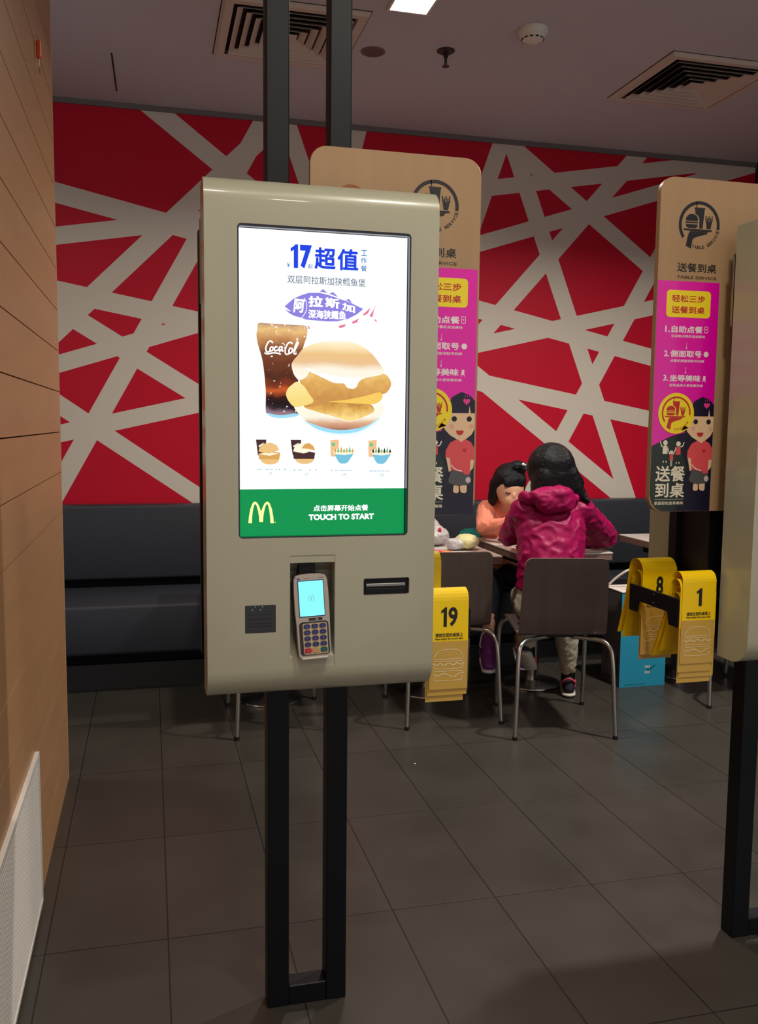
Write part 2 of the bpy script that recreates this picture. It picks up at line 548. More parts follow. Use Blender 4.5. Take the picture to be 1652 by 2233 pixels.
# outlines of the pictures shown on the kiosk display (metres on the display plane)
PIC={'glass': [(0.2097, 1.5558), (0.2073, 1.5434), (0.2055, 1.532), (0.2084, 1.514), (0.2163, 1.487), (0.2209, 1.4552), (0.2236, 1.4187), (0.2235, 1.3842), (0.23, 1.3797), (0.2532, 1.3765), (0.2814, 1.3804), (0.2884, 1.3851), (0.2883, 1.4522), (0.293, 1.4892), (0.3, 1.5169), (0.3058, 1.5354), (0.3046, 1.5525), (0.2812, 1.5546), (0.2533, 1.5554), (0.2303, 1.5555)], 'bun_top': [(0.2754, 1.4795), (0.2859, 1.4935), (0.3, 1.51), (0.3282, 1.5212), (0.3687, 1.526), (0.4048, 1.5225), (0.434, 1.5071), (0.4563, 1.4819), (0.4639, 1.4633), (0.4247, 1.4534), (0.4126, 1.4457), (0.4079, 1.4362), (0.4006, 1.4313), (0.3885, 1.4334), (0.3812, 1.4415), (0.362, 1.4422), (0.3452, 1.4489), (0.3285, 1.4566), (0.3119, 1.4638), (0.3048, 1.4526), (0.2907, 1.4465), (0.2813, 1.4544), (0.2766, 1.4657)], 'sauce': [(0.3119, 1.4638), (0.3048, 1.4711), (0.3285, 1.4624), (0.3547, 1.4572), (0.3811, 1.4543), (0.4126, 1.4527), (0.4639, 1.4638), (0.4247, 1.4534), (0.4126, 1.4457), (0.4079, 1.4362), (0.4006, 1.4313), (0.3885, 1.4334), (0.3812, 1.4415), (0.362, 1.4422), (0.3452, 1.4489), (0.3285, 1.4566)], 'patty_top': [(0.2907, 1.4465), (0.3119, 1.4638), (0.3285, 1.4566), (0.3452, 1.4489), (0.362, 1.4422), (0.3812, 1.4415), (0.4006, 1.436), (0.4223, 1.4529), (0.4614, 1.4632), (0.4763, 1.4541), (0.4802, 1.44), (0.4717, 1.4256), (0.4569, 1.4206), (0.4251, 1.4153), (0.3862, 1.4076), (0.3382, 1.3998), (0.3002, 1.3934), (0.3049, 1.4202)], 'cheese_fold': [(0.2638, 1.4171), (0.2673, 1.4287), (0.2743, 1.4358), (0.286, 1.4429), (0.3001, 1.434), (0.3096, 1.4203), (0.3192, 1.4042), (0.3002, 1.3957), (0.2814, 1.3931), (0.2696, 1.4034)], 'cheese_stripe': [(0.3478, 1.4042), (0.3862, 1.4088), (0.4251, 1.4172), (0.4569, 1.4253), (0.4619, 1.4136), (0.4473, 1.4015), (0.4228, 1.4011), (0.3742, 1.4032)], 'patty_low': [(0.3002, 1.3941), (0.343, 1.4034), (0.3742, 1.4039), (0.4228, 1.4023), (0.4399, 1.399), (0.445, 1.3872), (0.4303, 1.3776), (0.3962, 1.366), (0.3623, 1.3744), (0.3287, 1.3833)], 'bun_low': [(0.2802, 1.3938), (0.3002, 1.3934), (0.3287, 1.3833), (0.3623, 1.3732), (0.3962, 1.3653), (0.4328, 1.3776), (0.445, 1.3872), (0.4595, 1.4088), (0.4647, 1.3875), (0.4525, 1.3707), (0.4232, 1.355), (0.377, 1.3479), (0.3384, 1.353), (0.3098, 1.3644), (0.2908, 1.3782)], 'bun_crust': [(0.3003, 1.3666), (0.3288, 1.3634), (0.3624, 1.3615), (0.4011, 1.3626), (0.4353, 1.3681), (0.4537, 1.3743), (0.4232, 1.355), (0.377, 1.3479), (0.3384, 1.353), (0.3145, 1.361)], 'shade_wide': [(0.2955, 1.3736), (0.3145, 1.3551), (0.3433, 1.3413), (0.377, 1.3356), (0.4111, 1.3394), (0.4404, 1.3539), (0.4648, 1.378), (0.4525, 1.3707), (0.3769, 1.351)], 'shade_near': [(0.3026, 1.3667), (0.3241, 1.3505), (0.3529, 1.3425), (0.3818, 1.3404), (0.4135, 1.3454), (0.4403, 1.3599), (0.4574, 1.3743), (0.4232, 1.3561), (0.3769, 1.3498), (0.3384, 1.3542)], 'shade_glass': [(0.223, 1.3819), (0.2346, 1.3728), (0.2556, 1.3703), (0.2814, 1.3734), (0.2908, 1.3782), (0.2814, 1.3808), (0.2532, 1.3768), (0.23, 1.3802)], 'arch': [(0.1882, 1.1605), (0.1895, 1.174), (0.1923, 1.1892), (0.1963, 1.1997), (0.2009, 1.2041), (0.2063, 1.2008), (0.2105, 1.1925), (0.2137, 1.1831), (0.217, 1.1924), (0.2212, 1.2006), (0.2266, 1.2038), (0.2313, 1.1993), (0.2352, 1.1887), (0.238, 1.1733), (0.2392, 1.1596), (0.2324, 1.1597), (0.2317, 1.1734), (0.2301, 1.1864), (0.2278, 1.1958), (0.2254, 1.1994), (0.2226, 1.1947), (0.2198, 1.1842), (0.2181, 1.1736), (0.2174, 1.1625), (0.2101, 1.1627), (0.2095, 1.1737), (0.2076, 1.1843), (0.2049, 1.1949), (0.2021, 1.1996), (0.1998, 1.1962), (0.1974, 1.1868), (0.1957, 1.174), (0.1952, 1.1603)], 'fish': [(0.261, 1.5902), (0.2779, 1.605), (0.2929, 1.6127), (0.3099, 1.6186), (0.3308, 1.6195), (0.348, 1.6163), (0.3692, 1.6102), (0.3944, 1.6027), (0.4208, 1.5913), (0.4063, 1.5795), (0.3888, 1.5704), (0.3676, 1.5649), (0.3483, 1.5638), (0.3044, 1.5658), (0.293, 1.5695), (0.2798, 1.5723), (0.2704, 1.5769), (0.2629, 1.5835), (0.2745, 1.5803)], 'fin': [[(0.3312, 1.6218), (0.3384, 1.6271), (0.3465, 1.6197)], [(0.3505, 1.6186), (0.3586, 1.6223), (0.3688, 1.6127)], [(0.3828, 1.6074), (0.3915, 1.61), (0.3979, 1.6021)]], 'flick': [[(0.419, 1.5794), (0.4355, 1.5951), (0.4307, 1.5833), (0.4239, 1.5789)], [(0.4405, 1.5884), (0.4519, 1.6082), (0.4434, 1.5913), (0.4396, 1.5757), (0.4333, 1.5781)], [(0.3963, 1.5641), (0.4116, 1.5726), (0.4083, 1.5646), (0.3996, 1.5611)], [(0.369, 1.5556), (0.3854, 1.5604), (0.3821, 1.5543), (0.3725, 1.5518)], [(0.4442, 1.5731), (0.4496, 1.568), (0.449, 1.5661), (0.4442, 1.5697)], [(0.3063, 1.5552), (0.3082, 1.5543), (0.3128, 1.5486), (0.3092, 1.5477)]], 'minis': [(0.2038, 1.2777, 0.2532, 1.33), (0.2732, 1.2788, 0.3242, 1.3297), (0.3543, 1.2787, 0.404, 1.3293), (0.4335, 1.2779, 0.4831, 1.329)], 'script': [[(0.2376, 1.5177), (0.2344, 1.5212), (0.2298, 1.5201), (0.2261, 1.5146), (0.2237, 1.5065), (0.2251, 1.5009), (0.2297, 1.5006), (0.2343, 1.5035)], [(0.2362, 1.5103), (0.233, 1.5084), (0.232, 1.5038), (0.2343, 1.5021), (0.2376, 1.5045), (0.2385, 1.5086), (0.2362, 1.5103)], [(0.2468, 1.5102), (0.2431, 1.5106), (0.2408, 1.5068), (0.2417, 1.5028), (0.2454, 1.5033), (0.2487, 1.5057)], [(0.2556, 1.51), (0.2519, 1.5108), (0.2496, 1.5067), (0.251, 1.503), (0.2542, 1.5045), (0.2566, 1.511), (0.2552, 1.5045), (0.257, 1.5028), (0.2589, 1.5042)], [(0.2603, 1.5083), (0.2635, 1.5094)], [(0.2766, 1.5171), (0.2738, 1.5202), (0.2686, 1.5187), (0.2645, 1.5124), (0.2621, 1.5032), (0.2635, 1.497), (0.2682, 1.4972), (0.2724, 1.5005)], [(0.2742, 1.5092), (0.271, 1.5078), (0.2696, 1.5022), (0.2714, 1.4991), (0.2752, 1.501), (0.2766, 1.5061), (0.2742, 1.5092)], [(0.2803, 1.5026), (0.2859, 1.5142), (0.2882, 1.52), (0.2854, 1.5201), (0.2812, 1.5094), (0.2794, 1.5002), (0.2817, 1.4976), (0.2848, 1.4992)], [(0.221, 1.4981), (0.2279, 1.4964), (0.2371, 1.4985), (0.2464, 1.4983), (0.2533, 1.4963)]]}
TXT={'yen': (0.2657, 1.6663, 0.2718, 1.675), '17': (0.2731, 1.6654, 0.3154, 1.7109), 'qi': (0.3075, 1.666, 0.317, 1.6744), 'chao': (0.3205, 1.6655, 0.3634, 1.7082), 'zhi': (0.3669, 1.6655, 0.4097, 1.7079), 'c1': (0.415, 1.6961, 0.4276, 1.7076), 'c2': (0.4147, 1.6813, 0.4272, 1.6928), 'c3': (0.4149, 1.6657, 0.4273, 1.6776), 'line': (0.2666, 1.6353, 0.4248, 1.651), 'fa': (0.2782, 1.5767, 0.3028, 1.6126), 'fl': (0.3081, 1.591, 0.3414, 1.6159), 'fs': (0.3452, 1.5902, 0.3789, 1.6121), 'fj': (0.378, 1.5837, 0.414, 1.6015), 'f2': (0.3059, 1.5679, 0.3926, 1.5865), 'cn': (0.3198, 1.1824, 0.4345, 1.1951), 'en': (0.3103, 1.1644, 0.4466, 1.1764), 'p1': (0.2293, 1.2555, 0.2363, 1.2619), 'p2': (0.3024, 1.2545, 0.3096, 1.2611), 'p3': (0.3804, 1.2532, 0.3873, 1.2604), 'p4': (0.4597, 1.2519, 0.4666, 1.2594), 'i1': (0.2065, 1.2656, 0.2638, 1.2696), 'i2': (0.2791, 1.2644, 0.3256, 1.2682), 'i3': (0.3557, 1.2637, 0.3994, 1.2673), 'i4': (0.4363, 1.2621, 0.476, 1.2659), 'banner': (0.1696, 1.131, 0.5123, 1.2283)}

# ================================================================== THE ROOM
YW = 5.2            # back wall
XL = -0.32          # face of the timber wall on the left

# white straps criss-crossing the red back wall: (nx, nz, c, half width)
STRAPS = [(-0.5938, -0.8046, -2.4873, 0.0538), (-0.2095, -0.9778, -2.4217, 0.0534), (-0.1711, 0.9853, 2.3979, 0.0469), (-0.7046, 0.7096, 1.6539, 0.0535), (0.8742, -0.4856, -0.9134, 0.0537), (-0.1775, -0.9841, -1.9445, 0.0529), (-0.5219, -0.853, -1.4326, 0.0535), (0.3072, -0.9516, -1.7358, 0.0469), (-0.5679, -0.8231, -0.9212, 0.0485), (0.2241, -0.9746, -1.3664, 0.0476), (-0.9401, -0.3409, -1.768, 0.0495), (-0.9692, 0.2462, -0.3892, 0.0594), (-0.945, 0.327, -0.9566, 0.0518), (-0.5686, -0.8226, -3.7111, 0.0504), (0.928, 0.3725, 3.1181, 0.0539), (-0.7459, 0.6661, -0.1913, 0.0533), (0.8743, -0.4854, 1.5768, 0.0534)]

def mural_material():
    m = mat('red_wall_with_white_straps', rgb(200, 16, 40), rough=0.55, spec=0.3)
    nt = m.node_tree
    p = nt.nodes['Principled BSDF']
    tc = nt.nodes.new('ShaderNodeTexCoord')
    sp = nt.nodes.new('ShaderNodeSeparateXYZ')
    nt.links.new(tc.outputs['Object'], sp.inputs[0])
    def M(op, a, b=None, c=None):
        n = nt.nodes.new('ShaderNodeMath')
        n.operation = op
        for i, v in enumerate((a, b, c)):
            if v is None:
                continue
            if isinstance(v, (int, float)):
                n.inputs[i].default_value = v
            else:
                nt.links.new(v, n.inputs[i])
        return n.outputs[0]
    acc = None
    for nx, nz, c, hw in STRAPS:
        d = M('MULTIPLY_ADD', sp.outputs['Z'], nz, M('MULTIPLY_ADD', sp.outputs['X'], nx, -c))
        inside = M('LESS_THAN', M('ABSOLUTE', d), hw)
        acc = inside if acc is None else M('MAXIMUM', acc, inside)
    mx = nt.nodes.new('ShaderNodeMix')
    mx.data_type = 'RGBA'
    mx.inputs[6].default_value = rgb(198, 0, 42)
    mx.inputs[7].default_value = rgb(214, 204, 192)
    nt.links.new(acc, mx.inputs[0])
    nt.links.new(mx.outputs[2], p.inputs['Base Color'])
    return m

def tile_material():
    m = mat('grey_brown_floor_tile', rgb(92, 84, 75), rough=0.34, spec=0.42)
    nt = m.node_tree
    p = nt.nodes['Principled BSDF']
    tc = nt.nodes.new('ShaderNodeTexCoord')
    mp = nt.nodes.new('ShaderNodeMapping')
    mp.inputs['Location'].default_value = (-0.0276, -0.504, 0)
    nt.links.new(tc.outputs['Object'], mp.inputs['Vector'])
    br = nt.nodes.new('ShaderNodeTexBrick')
    br.offset = 0.0
    br.squash = 1.0
    br.inputs['Scale'].default_value = 1.0
    br.inputs['Mortar Size'].default_value = 0.0022
    br.inputs['Mortar Smooth'].default_value = 0.3
    br.inputs['Brick Width'].default_value = 0.3072
    br.inputs['Row Height'].default_value = 0.6005
    br.inputs['Color1'].default_value = rgb(64, 60, 54)
    br.inputs['Color2'].default_value = rgb(60, 56, 50)
    br.inputs['Mortar'].default_value = rgb(30, 26, 23)
    nt.links.new(mp.outputs['Vector'], br.inputs['Vector'])
    nz = nt.nodes.new('ShaderNodeTexNoise')
    nz.inputs['Scale'].default_value = 3.5
    nz.inputs['Detail'].default_value = 7
    nt.links.new(tc.outputs['Object'], nz.inputs['Vector'])
    mx = nt.nodes.new('ShaderNodeMix')
    mx.data_type = 'RGBA'
    mx.blend_type = 'OVERLAY'
    mx.inputs[0].default_value = 0.3
    nt.links.new(br.outputs['Color'], mx.inputs[6])
    nt.links.new(nz.outputs['Fac'], mx.inputs[7])
    nt.links.new(mx.outputs[2], p.inputs['Base Color'])
    mr = nt.nodes.new('ShaderNodeMapRange')
    mr.inputs['To Min'].default_value = 0.27
    mr.inputs['To Max'].default_value = 0.43
    nt.links.new(nz.outputs['Fac'], mr.inputs['Value'])
    nt.links.new(mr.outputs['Result'], p.inputs['Roughness'])
    bp = nt.nodes.new('ShaderNodeBump')
    bp.inputs['Strength'].default_value = 0.4
    bp.inputs['Distance'].default_value = 0.002
    bp.invert = True
    nt.links.new(br.outputs['Fac'], bp.inputs['Height'])
    nt.links.new(bp.outputs['Normal'], p.inputs['Normal'])
    return m

M_ceil = mat('ceiling_paint', rgb(200, 195, 203), rough=0.9, spec=0.1, var=0.03, vscale=6)
M_wood = mat('maple_laminate', rgb(180, 136, 97), rough=0.42, spec=0.4, var=0.13, vscale=2.2, stretch=(5, 1.0, 9), bump=0.02, bscale=30)
M_edge = mat('pale_edge_strip', rgb(225, 200, 165), rough=0.4)
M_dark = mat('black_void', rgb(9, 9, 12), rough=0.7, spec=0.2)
M_blk = mat('black_powder_coat', rgb(8, 11, 19), rough=0.45, spec=0.3)
M_white = mat('white_enamel', rgb(226, 221, 214), rough=0.4)
M_dfw = mat('diffuser_paint', rgb(205, 190, 178), rough=0.55)

struct('floor', box(B(), -1.6, 4.6, -1.6, YW + 0.1, -0.06, 0.0), tile_material())
struct('ceiling', box(B(), -1.6, 4.6, -1.6, YW + 0.1, CEIL, CEIL + 0.08), M_ceil)
struct('wall_back', box(B(), -1.5, 3.95, YW, YW + 0.1, 0.0, CEIL), mural_material())
struct('wall_right', box(B(), 3.83, 3.95, 2.2, YW, 0.0, CEIL), mat('dark_pillar_paint', rgb(38, 38, 50), rough=0.6))
struct('wall_recess', box(B(), -1.5, -1.4, 3.4, YW, 0.0, CEIL), mat('grey_recess_paint', rgb(120, 110, 102), rough=0.8))
struct('shadow_gap_strip', box(B(), -1.4, 3.83, YW - 0.012, YW, CEIL - 0.028, CEIL), mat('grey_shadow_gap', rgb(112, 106, 108), rough=0.6))  # grey strip paints the shadow gap between wall and ceiling

# timber wall: horizontal boards with open joints in front of a dark backing
bm = B()
box(bm, XL - 0.14, XL - 0.012, -1.5, 3.49, 0.0, CEIL, 1)
zs = [0.0] + [1.32 + 0.147 * k for k in range(-8, 12)] + [CEIL]
for a, b in zip(zs, zs[1:]):
    if b - a > 0.01:
        box(bm, XL - 0.012, XL, -1.5, 3.49, a + (0.0018 if a > 0 else 0), b - (0.0018 if b < CEIL else 0), 0)
struct('wall_left', bm, [M_wood, mat('joint_shadow', rgb(36, 22, 12), rough=0.8)])
struct('trim_2', box(B(), XL - 0.14, XL + 0.001, 3.49, 3.494, 0.0, CEIL), M_edge)

# white louvred air grille low on the timber wall
t = thing('air_grille', 'white ribbed air grille low on the timber wall at the left', 'air grille', (XL, 2.0, 0.02))
gy0, gy1, gz0, gz1 = 0.9, 2.545, 0.02, 0.452
bm = B()
for (y0, y1, z0, z1) in ((gy0, gy1, gz1 - 0.016, gz1), (gy0, gy1, gz0, gz0 + 0.012), (gy1 - 0.012, gy1, gz0 + 0.012, gz1 - 0.016), (gy0, gy0 + 0.012, gz0 + 0.012, gz1 - 0.016)):
    box(bm, XL + 0.0005, XL + 0.012, y0, y1, z0, z1)
obj('frame', bm, M_white, t)
obj('backing', box(B(), XL + 0.0005, XL + 0.002, gy0 + 0.012, gy1 - 0.012, gz0 + 0.012, gz1 - 0.016), mat('grille_shadow', rgb(66, 60, 55), rough=0.7), t)
bm = B()
n = 36
for k in range(n):
    z = gz0 + 0.012 + (gz1 - gz0 - 0.028) * (k + 0.5) / n
    prism_yz(bm, [(gy0 + 0.012, z - 0.004), (gy1 - 0.012, z - 0.004), (gy1 - 0.012, z + 0.0035), (gy0 + 0.012, z + 0.0035)], XL + 0.002, XL + 0.010)
o = obj('louvres', bm, M_white, t)

# orange toggle with a wire loop hung on the timber wall
M_wire = mat('steel_wire', rgb(190, 185, 175), rough=0.3, metal=1.0)
t = thing('hanging_hook', 'small orange toggle with a thin wire loop high on the timber wall', 'hook', (XL, 2.98, 2.40))
bm = B()
tube(bm, [(XL + 0.012, 2.98, 2.497), (XL + 0.012, 2.98, 2.488), (XL + 0.012, 2.98, 2.47), (XL + 0.012, 2.98, 2.448)], 0.0075, n=12, k=4)
obj('toggle', bm, mat('orange_plastic', rgb(235, 92, 24), rough=0.35), t, smooth=True)
bm = B()
tube(bm, [(XL + 0.001, 2.978, 2.512), (XL + 0.009, 2.979, 2.508), (XL + 0.012, 2.98, 2.497)], 0.0016, n=8)
obj('hanger', bm, M_wire, t, smooth=True)
bm = B()
tube(bm, [(XL + 0.012, 2.98, 2.45), (XL + 0.012, 2.976, 2.425), (XL + 0.012, 2.984, 2.413), (XL + 0.012, 3.0, 2.409), (XL + 0.012, 3.013, 2.417), (XL + 0.010, 3.016, 2.43)], 0.0016, n=8)
obj('wire_loop', bm, M_wire, t, smooth=True)

# ------------------------------------------------------------------ ceiling fittings
def diffuser(cx, cy, label):
    t = thing('ceiling_diffuser', label, 'air vent', (cx, cy, CEIL), 0, 'square air diffusers in the ceiling')
    h = 0.305
    bm = B()
    def ring(a, za, b, zb, mi=0, th=0.004):
        """square ring from half-size a at za to half-size b at zb"""
        va = [bm.verts.new((cx + sx * a, cy + sy * a, za)) for sx, sy in ((-1, -1), (1, -1), (1, 1), (-1, 1))]
        vb = [bm.verts.new((cx + sx * b, cy + sy * b, zb)) for sx, sy in ((-1, -1), (1, -1), (1, 1), (-1, 1))]
        wa = [bm.verts.new((v.co.x, v.co.y, v.co.z + th)) for v in va]
        wb = [bm.verts.new((v.co.x, v.co.y, v.co.z + th)) for v in vb]
        for i in range(4):
            j = (i + 1) % 4
            bm.faces.new((va[i], va[j], vb[j], vb[i]))
            bm.faces.new((wa[i], wb[i], wb[j], wa[j]))
            bm.faces.new((va[i], wa[i], wa[j], va[j]))
            bm.faces.new((vb[i], vb[j], wb[j], wb[i]))
    ring(h, CEIL - 0.0045, h - 0.012, CEIL - 0.018)
    ring(h - 0.012, CEIL - 0.018, h - 0.046, CEIL - 0.016)
    obj('frame', bm, M_dfw, t)
    bm = B()
    box(bm, cx - h + 0.05, cx + h - 0.05, cy - h + 0.05, cy + h - 0.05, CEIL - 0.0006, CEIL - 0.0002)
    obj('throat_shade', bm, M_dark, t)  # flat black sheet, shade of the uncut duct opening put in as colour
    for k in range(5):
        bm = B()
        a = 0.243 - 0.042 * k
        ring(a, CEIL - 0.021, a - 0.027, CEIL - 0.0025, th=0.0012)
        obj('vane', bm, M_dfw, t)
    bm = B()
    a = 0.036
    box(bm, cx - a, cx + a, cy - a, cy + a, CEIL - 0.020, CEIL - 0.016)
    obj('core_plate', bm, M_dfw, t)
    bm = B()
    g = h + 0.004
    for x0, x1, y0, y1 in ((-g, g, -g, -h), (-g, g, h, g), (-g, -h, -h, h), (h, g, -h, h)):
        box(bm, cx + x0, cx + x1, cy + y0, cy + y1, CEIL - 0.0012, CEIL - 0.0003)
    obj('frame_shadow', bm, M_dark, t)  # black strips paint the shadow line around the frame
    return t

diffuser(0.615, 4.10, 'square ceiling air diffuser behind the kiosk posts at upper left')
diffuser(2.645, 4.105, 'square ceiling air diffuser at the upper right of the picture')

t = thing('ceiling_downlight', 'lit white square downlight in the ceiling at the top edge', 'ceiling light', (1.06, 3.66, CEIL))
bm = B()
for x0, x1, y0, y1 in ((-.088, .088, -.088, -.078), (-.088, .088, .078, .088), (-.088, -.078, -.078, .078), (.078, .088, -.078, .078)):
    box(bm, 1.06 + x0, 1.06 + x1, 3.66 + y0, 3.66 + y1, CEIL - 0.01, CEIL - 0.0003)
obj('frame', bm, M_white, t)
obj('lit_panel', box(B(), 0.982, 1.138, 3.582, 3.738, CEIL - 0.006, CEIL - 0.0003), glow('downlight_panel', (1.0, 0.93, 0.8, 1), 14.0), t)

t = thing('smoke_detector', 'white domed smoke detector on the ceiling', 'smoke detector', (1.633, 3.77, CEIL))
o = obj('base', lathe(B(), [(0.066, -0.0005), (0.066, -0.014), (0.062, -0.02), (0.05, -0.038), (0.046, -0.041)], (1.633, 3.77, CEIL)), M_white, t, smooth=True, sharp=40)
bm = B()
lathe(bm, [(0.046, -0.041), (0.046, -0.045), (0.03, -0.053), (0.006, -0.055)], (1.633, 3.77, CEIL))
obj('sensor_cap', bm, M_white, t, smooth=True, sharp=40)
bm = B()
for k in range(12):
    a = 2 * PI * k / 12
    c, s = math.cos(a), math.sin(a)
    tube(bm, [(1.633 + 0.0466 * c - 0.006 * s, 3.77 + 0.0466 * s + 0.006 * c, CEIL - 0.043), (1.633 + 0.0466 * c + 0.006 * s, 3.77 + 0.0466 * s - 0.006 * c, CEIL - 0.043)], 0.003, n=6, smooth=False)
obj('vent_slots', bm, M_dark, t)

t = thing('ceiling_speaker', 'small round brown speaker grille flush in the ceiling', 'speaker', (1.02, 4.18, CEIL))
obj('rim', lathe(B(), [(0.056, -0.0004), (0.056, -0.004), (0.047, -0.005)], (1.02, 4.18, CEIL)), mat('brown_grille_rim', rgb(118, 92, 84), rough=0.6), t)
obj('grille', lathe(B(), [(0.046, -0.0051), (0.02, -0.0066), (0.004, -0.007)], (1.02, 4.18, CEIL)), mat('brown_grille', rgb(110, 84, 78), rough=0.7, bump=0.4, bscale=400), t)

t = thing('sprinkler', 'dark sprinkler head hanging from a round plate on the ceiling', 'sprinkler', (1.34, 4.08, CEIL))
M_spr = mat('dark_bronze', rgb(58, 52, 50), rough=0.4, metal=0.6)
obj('plate', lathe(B(), [(0.041, -0.0004), (0.041, -0.004), (0.028, -0.012), (0.012, -0.014)], (1.34, 4.08, CEIL)), M_spr, t, smooth=True, sharp=40)
bm = B()
lathe(bm, [(0.011, -0.014), (0.011, -0.03), (0.007, -0.034), (0.006, -0.06), (0.004, -0.066)], (1.34, 4.08, CEIL), n=14)
obj('body', bm, M_spr, t, smooth=True, sharp=40)
obj('deflector', lathe(B(), [(0.004, -0.066), (0.017, -0.069), (0.017, -0.071), (0.004, -0.073)], (1.34, 4.08, CEIL), n=18), M_spr, t)

bm = B()
tube(bm, [(-0.148, 4.527, CEIL - 0.0012), (-0.142, 5.013, CEIL - 0.0012)], 0.0035, n=6, smooth=False)
tag(obj('ceiling_slot', bm, M_dark), 'thin dark slit in the ceiling above the left end of the red wall', 'slot')

# ------------------------------------------------------------------ upholstered bench along the back wall
M_upw = mat('charcoal_vinyl', rgb(50, 53, 61), rough=0.5, spec=0.35, bump=0.08, bscale=220)
M_base = mat('black_plinth', rgb(34, 34, 36), rough=0.6)
t = thing('banquette_bench', 'long charcoal upholstered bench running along the red wall', 'bench', (1.2, 4.9, 0))
obj('backrest', bevel_all(box(B(), -1.39, 3.82, 5.06, YW - 0.002, 0.495, 0.903), 0.014, 3), M_upw, t, smooth=True, sharp=50)
obj('gap_shade', box(B(), -1.39, 3.82, 5.12, YW - 0.003, 0.40, 0.50), M_dark, t)  # black strip puts the shade between seat and back into colour
obj('seat_cushion', bevel_all(box(B(), -1.39, 3.82, 4.55, 5.115, 0.20, 0.45), 0.018, 3), M_upw, t, smooth=True, sharp=50)
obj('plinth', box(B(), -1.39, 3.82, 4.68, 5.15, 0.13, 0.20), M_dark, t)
obj('kick_board', box(B(), -1.39, 3.82, 4.65, 5.15, 0.0, 0.13), M_base, t)

# ================================================================== ORDER KIOSKS
M_cream = mat('cream_lacquer', rgb(172, 171, 150), rough=0.33, spec=0.5, var=0.015, vscale=9, coat=0.35)
M_glass = mat('black_glass', rgb(8, 9, 14), rough=0.12, spec=0.6)
M_steel = mat('brushed_steel', rgb(150, 148, 145), rough=0.35, metal=1.0)
KX, KY = 0.339, 1.99
k0 = thing('order_kiosk', 'cream self-order kiosk with a lit burger advert screen, nearest to the timber wall', 'kiosk', (KX, KY, 0), 0, 'self-order kiosks')

def panel_profile(y0, y1, rt=0.046, rb=0.058, zt=1.833, zb=0.802, front=-1):
    """side outline of one cabinet: rounded top and bottom edge on the outer face"""
    pts = []
    yf, yb = (y0, y1) if front < 0 else (y1, y0)
    s = 1 if front < 0 else -1
    pts.append((yb, zb))
    for k in range(9):
        a = math.radians(90 * k / 8)
        pts.append((yf + s * (rb - rb * math.sin(a)), zb + rb - rb * math.cos(a)))
    for k in range(9):
        a = math.radians(90 * k / 8)
        pts.append((yf + s * (rt - rt * math.cos(a)), zt - rt + rt * math.sin(a)))
    pts.append((yb, zt))
    return pts

XA, XB = 0.1045, 0.574
YF = 1.77
body = obj('front_cabinet', prism_yz(B(), panel_profile(1.77, 1.883), XA, XB), M_cream, k0, smooth=True, sharp=35)
off = -Vector(k0.location)
def cutter(bm):
    bmesh.ops.translate(bm, verts=bm.verts, vec=off)
    c = obj('cutter', bm, M_dark)
    c.parent = k0
    return c
SX0, SX1, SZ0, SZ1 = 0.1675, 0.5153, 1.1315, 1.742
cs = [cutter(prism_xz(B(), rrect(SX0, SZ0, SX1, SZ1, 0.008), 1.75, 1.7985)),
      cutter(box(B(), 0.2692, 0.3625, 1.75, 1.7715, 0.8648, 1.0948)),
      cutter(prism_yz(B(), [(1.76, 1.0795), (1.80, 1.0795), (1.826, 1.055), (1.826, 0.925), (1.7705, 0.884), (1.76, 0.884)], 0.2700, 0.3617)),
      cutter(prism_xz(B(), rrect(0.179, 0.9388, 0.2408, 0.9958, 0.002), 1.75, 1.776)),
      cutter(prism_xz(B(), rrect(0.4225, 1.0074, 0.5206, 1.0428, 0.004), 1.75, 1.783))]
cut(body, cs)
body.data.polygons.foreach_set('use_smooth', [True] * len(body.data.polygons))
body.data.set_sharp_from_angle(angle=math.radians(30))

rear = obj('rear_cabinet', prism_yz(B(), panel_profile(2.125, 2.24, front=1), XA + 0.0175, XB + 0.0175), M_cream, k0, smooth=True, sharp=35)
obj('rear_display', prism_xz(B(), rrect(SX0, SZ0, SX1, SZ1, 0.008), 2.2402, 2.2425), M_glass, k0)
bm = B()
box(bm, XA + 0.018, XB - 0.018, 1.963, 2.090, 0.815, 1.80)
box(bm, XA + 0.006, XB - 0.006, 1.8832, 1.889, 0.82, 1.81)
box(bm, XA + 0.006, XB - 0.006, 2.09, 2.1245, 0.82, 1.79)
obj('core_cabinet', bm, M_blk, k0)
obj('hinge', bevel_all(box(B(), XA - 0.002, XA + 0.006, 1.886, 1.892, 1.60, 1.77), 0.001, 1), M_steel, k0)
for x0, x1 in ((0.247, 0.297), (0.3845, 0.433)):
    obj('post', bevel_all(box(B(), x0, x1, 1.96, 2.01, 0.0, CEIL - 0.001), 0.003, 2), M_blk, k0)
obj('base_bar', bevel_all(box(B(), 0.297, 0.3845, 1.961, 2.009, 0.0, 0.048), 0.002, 1), M_blk, k0)

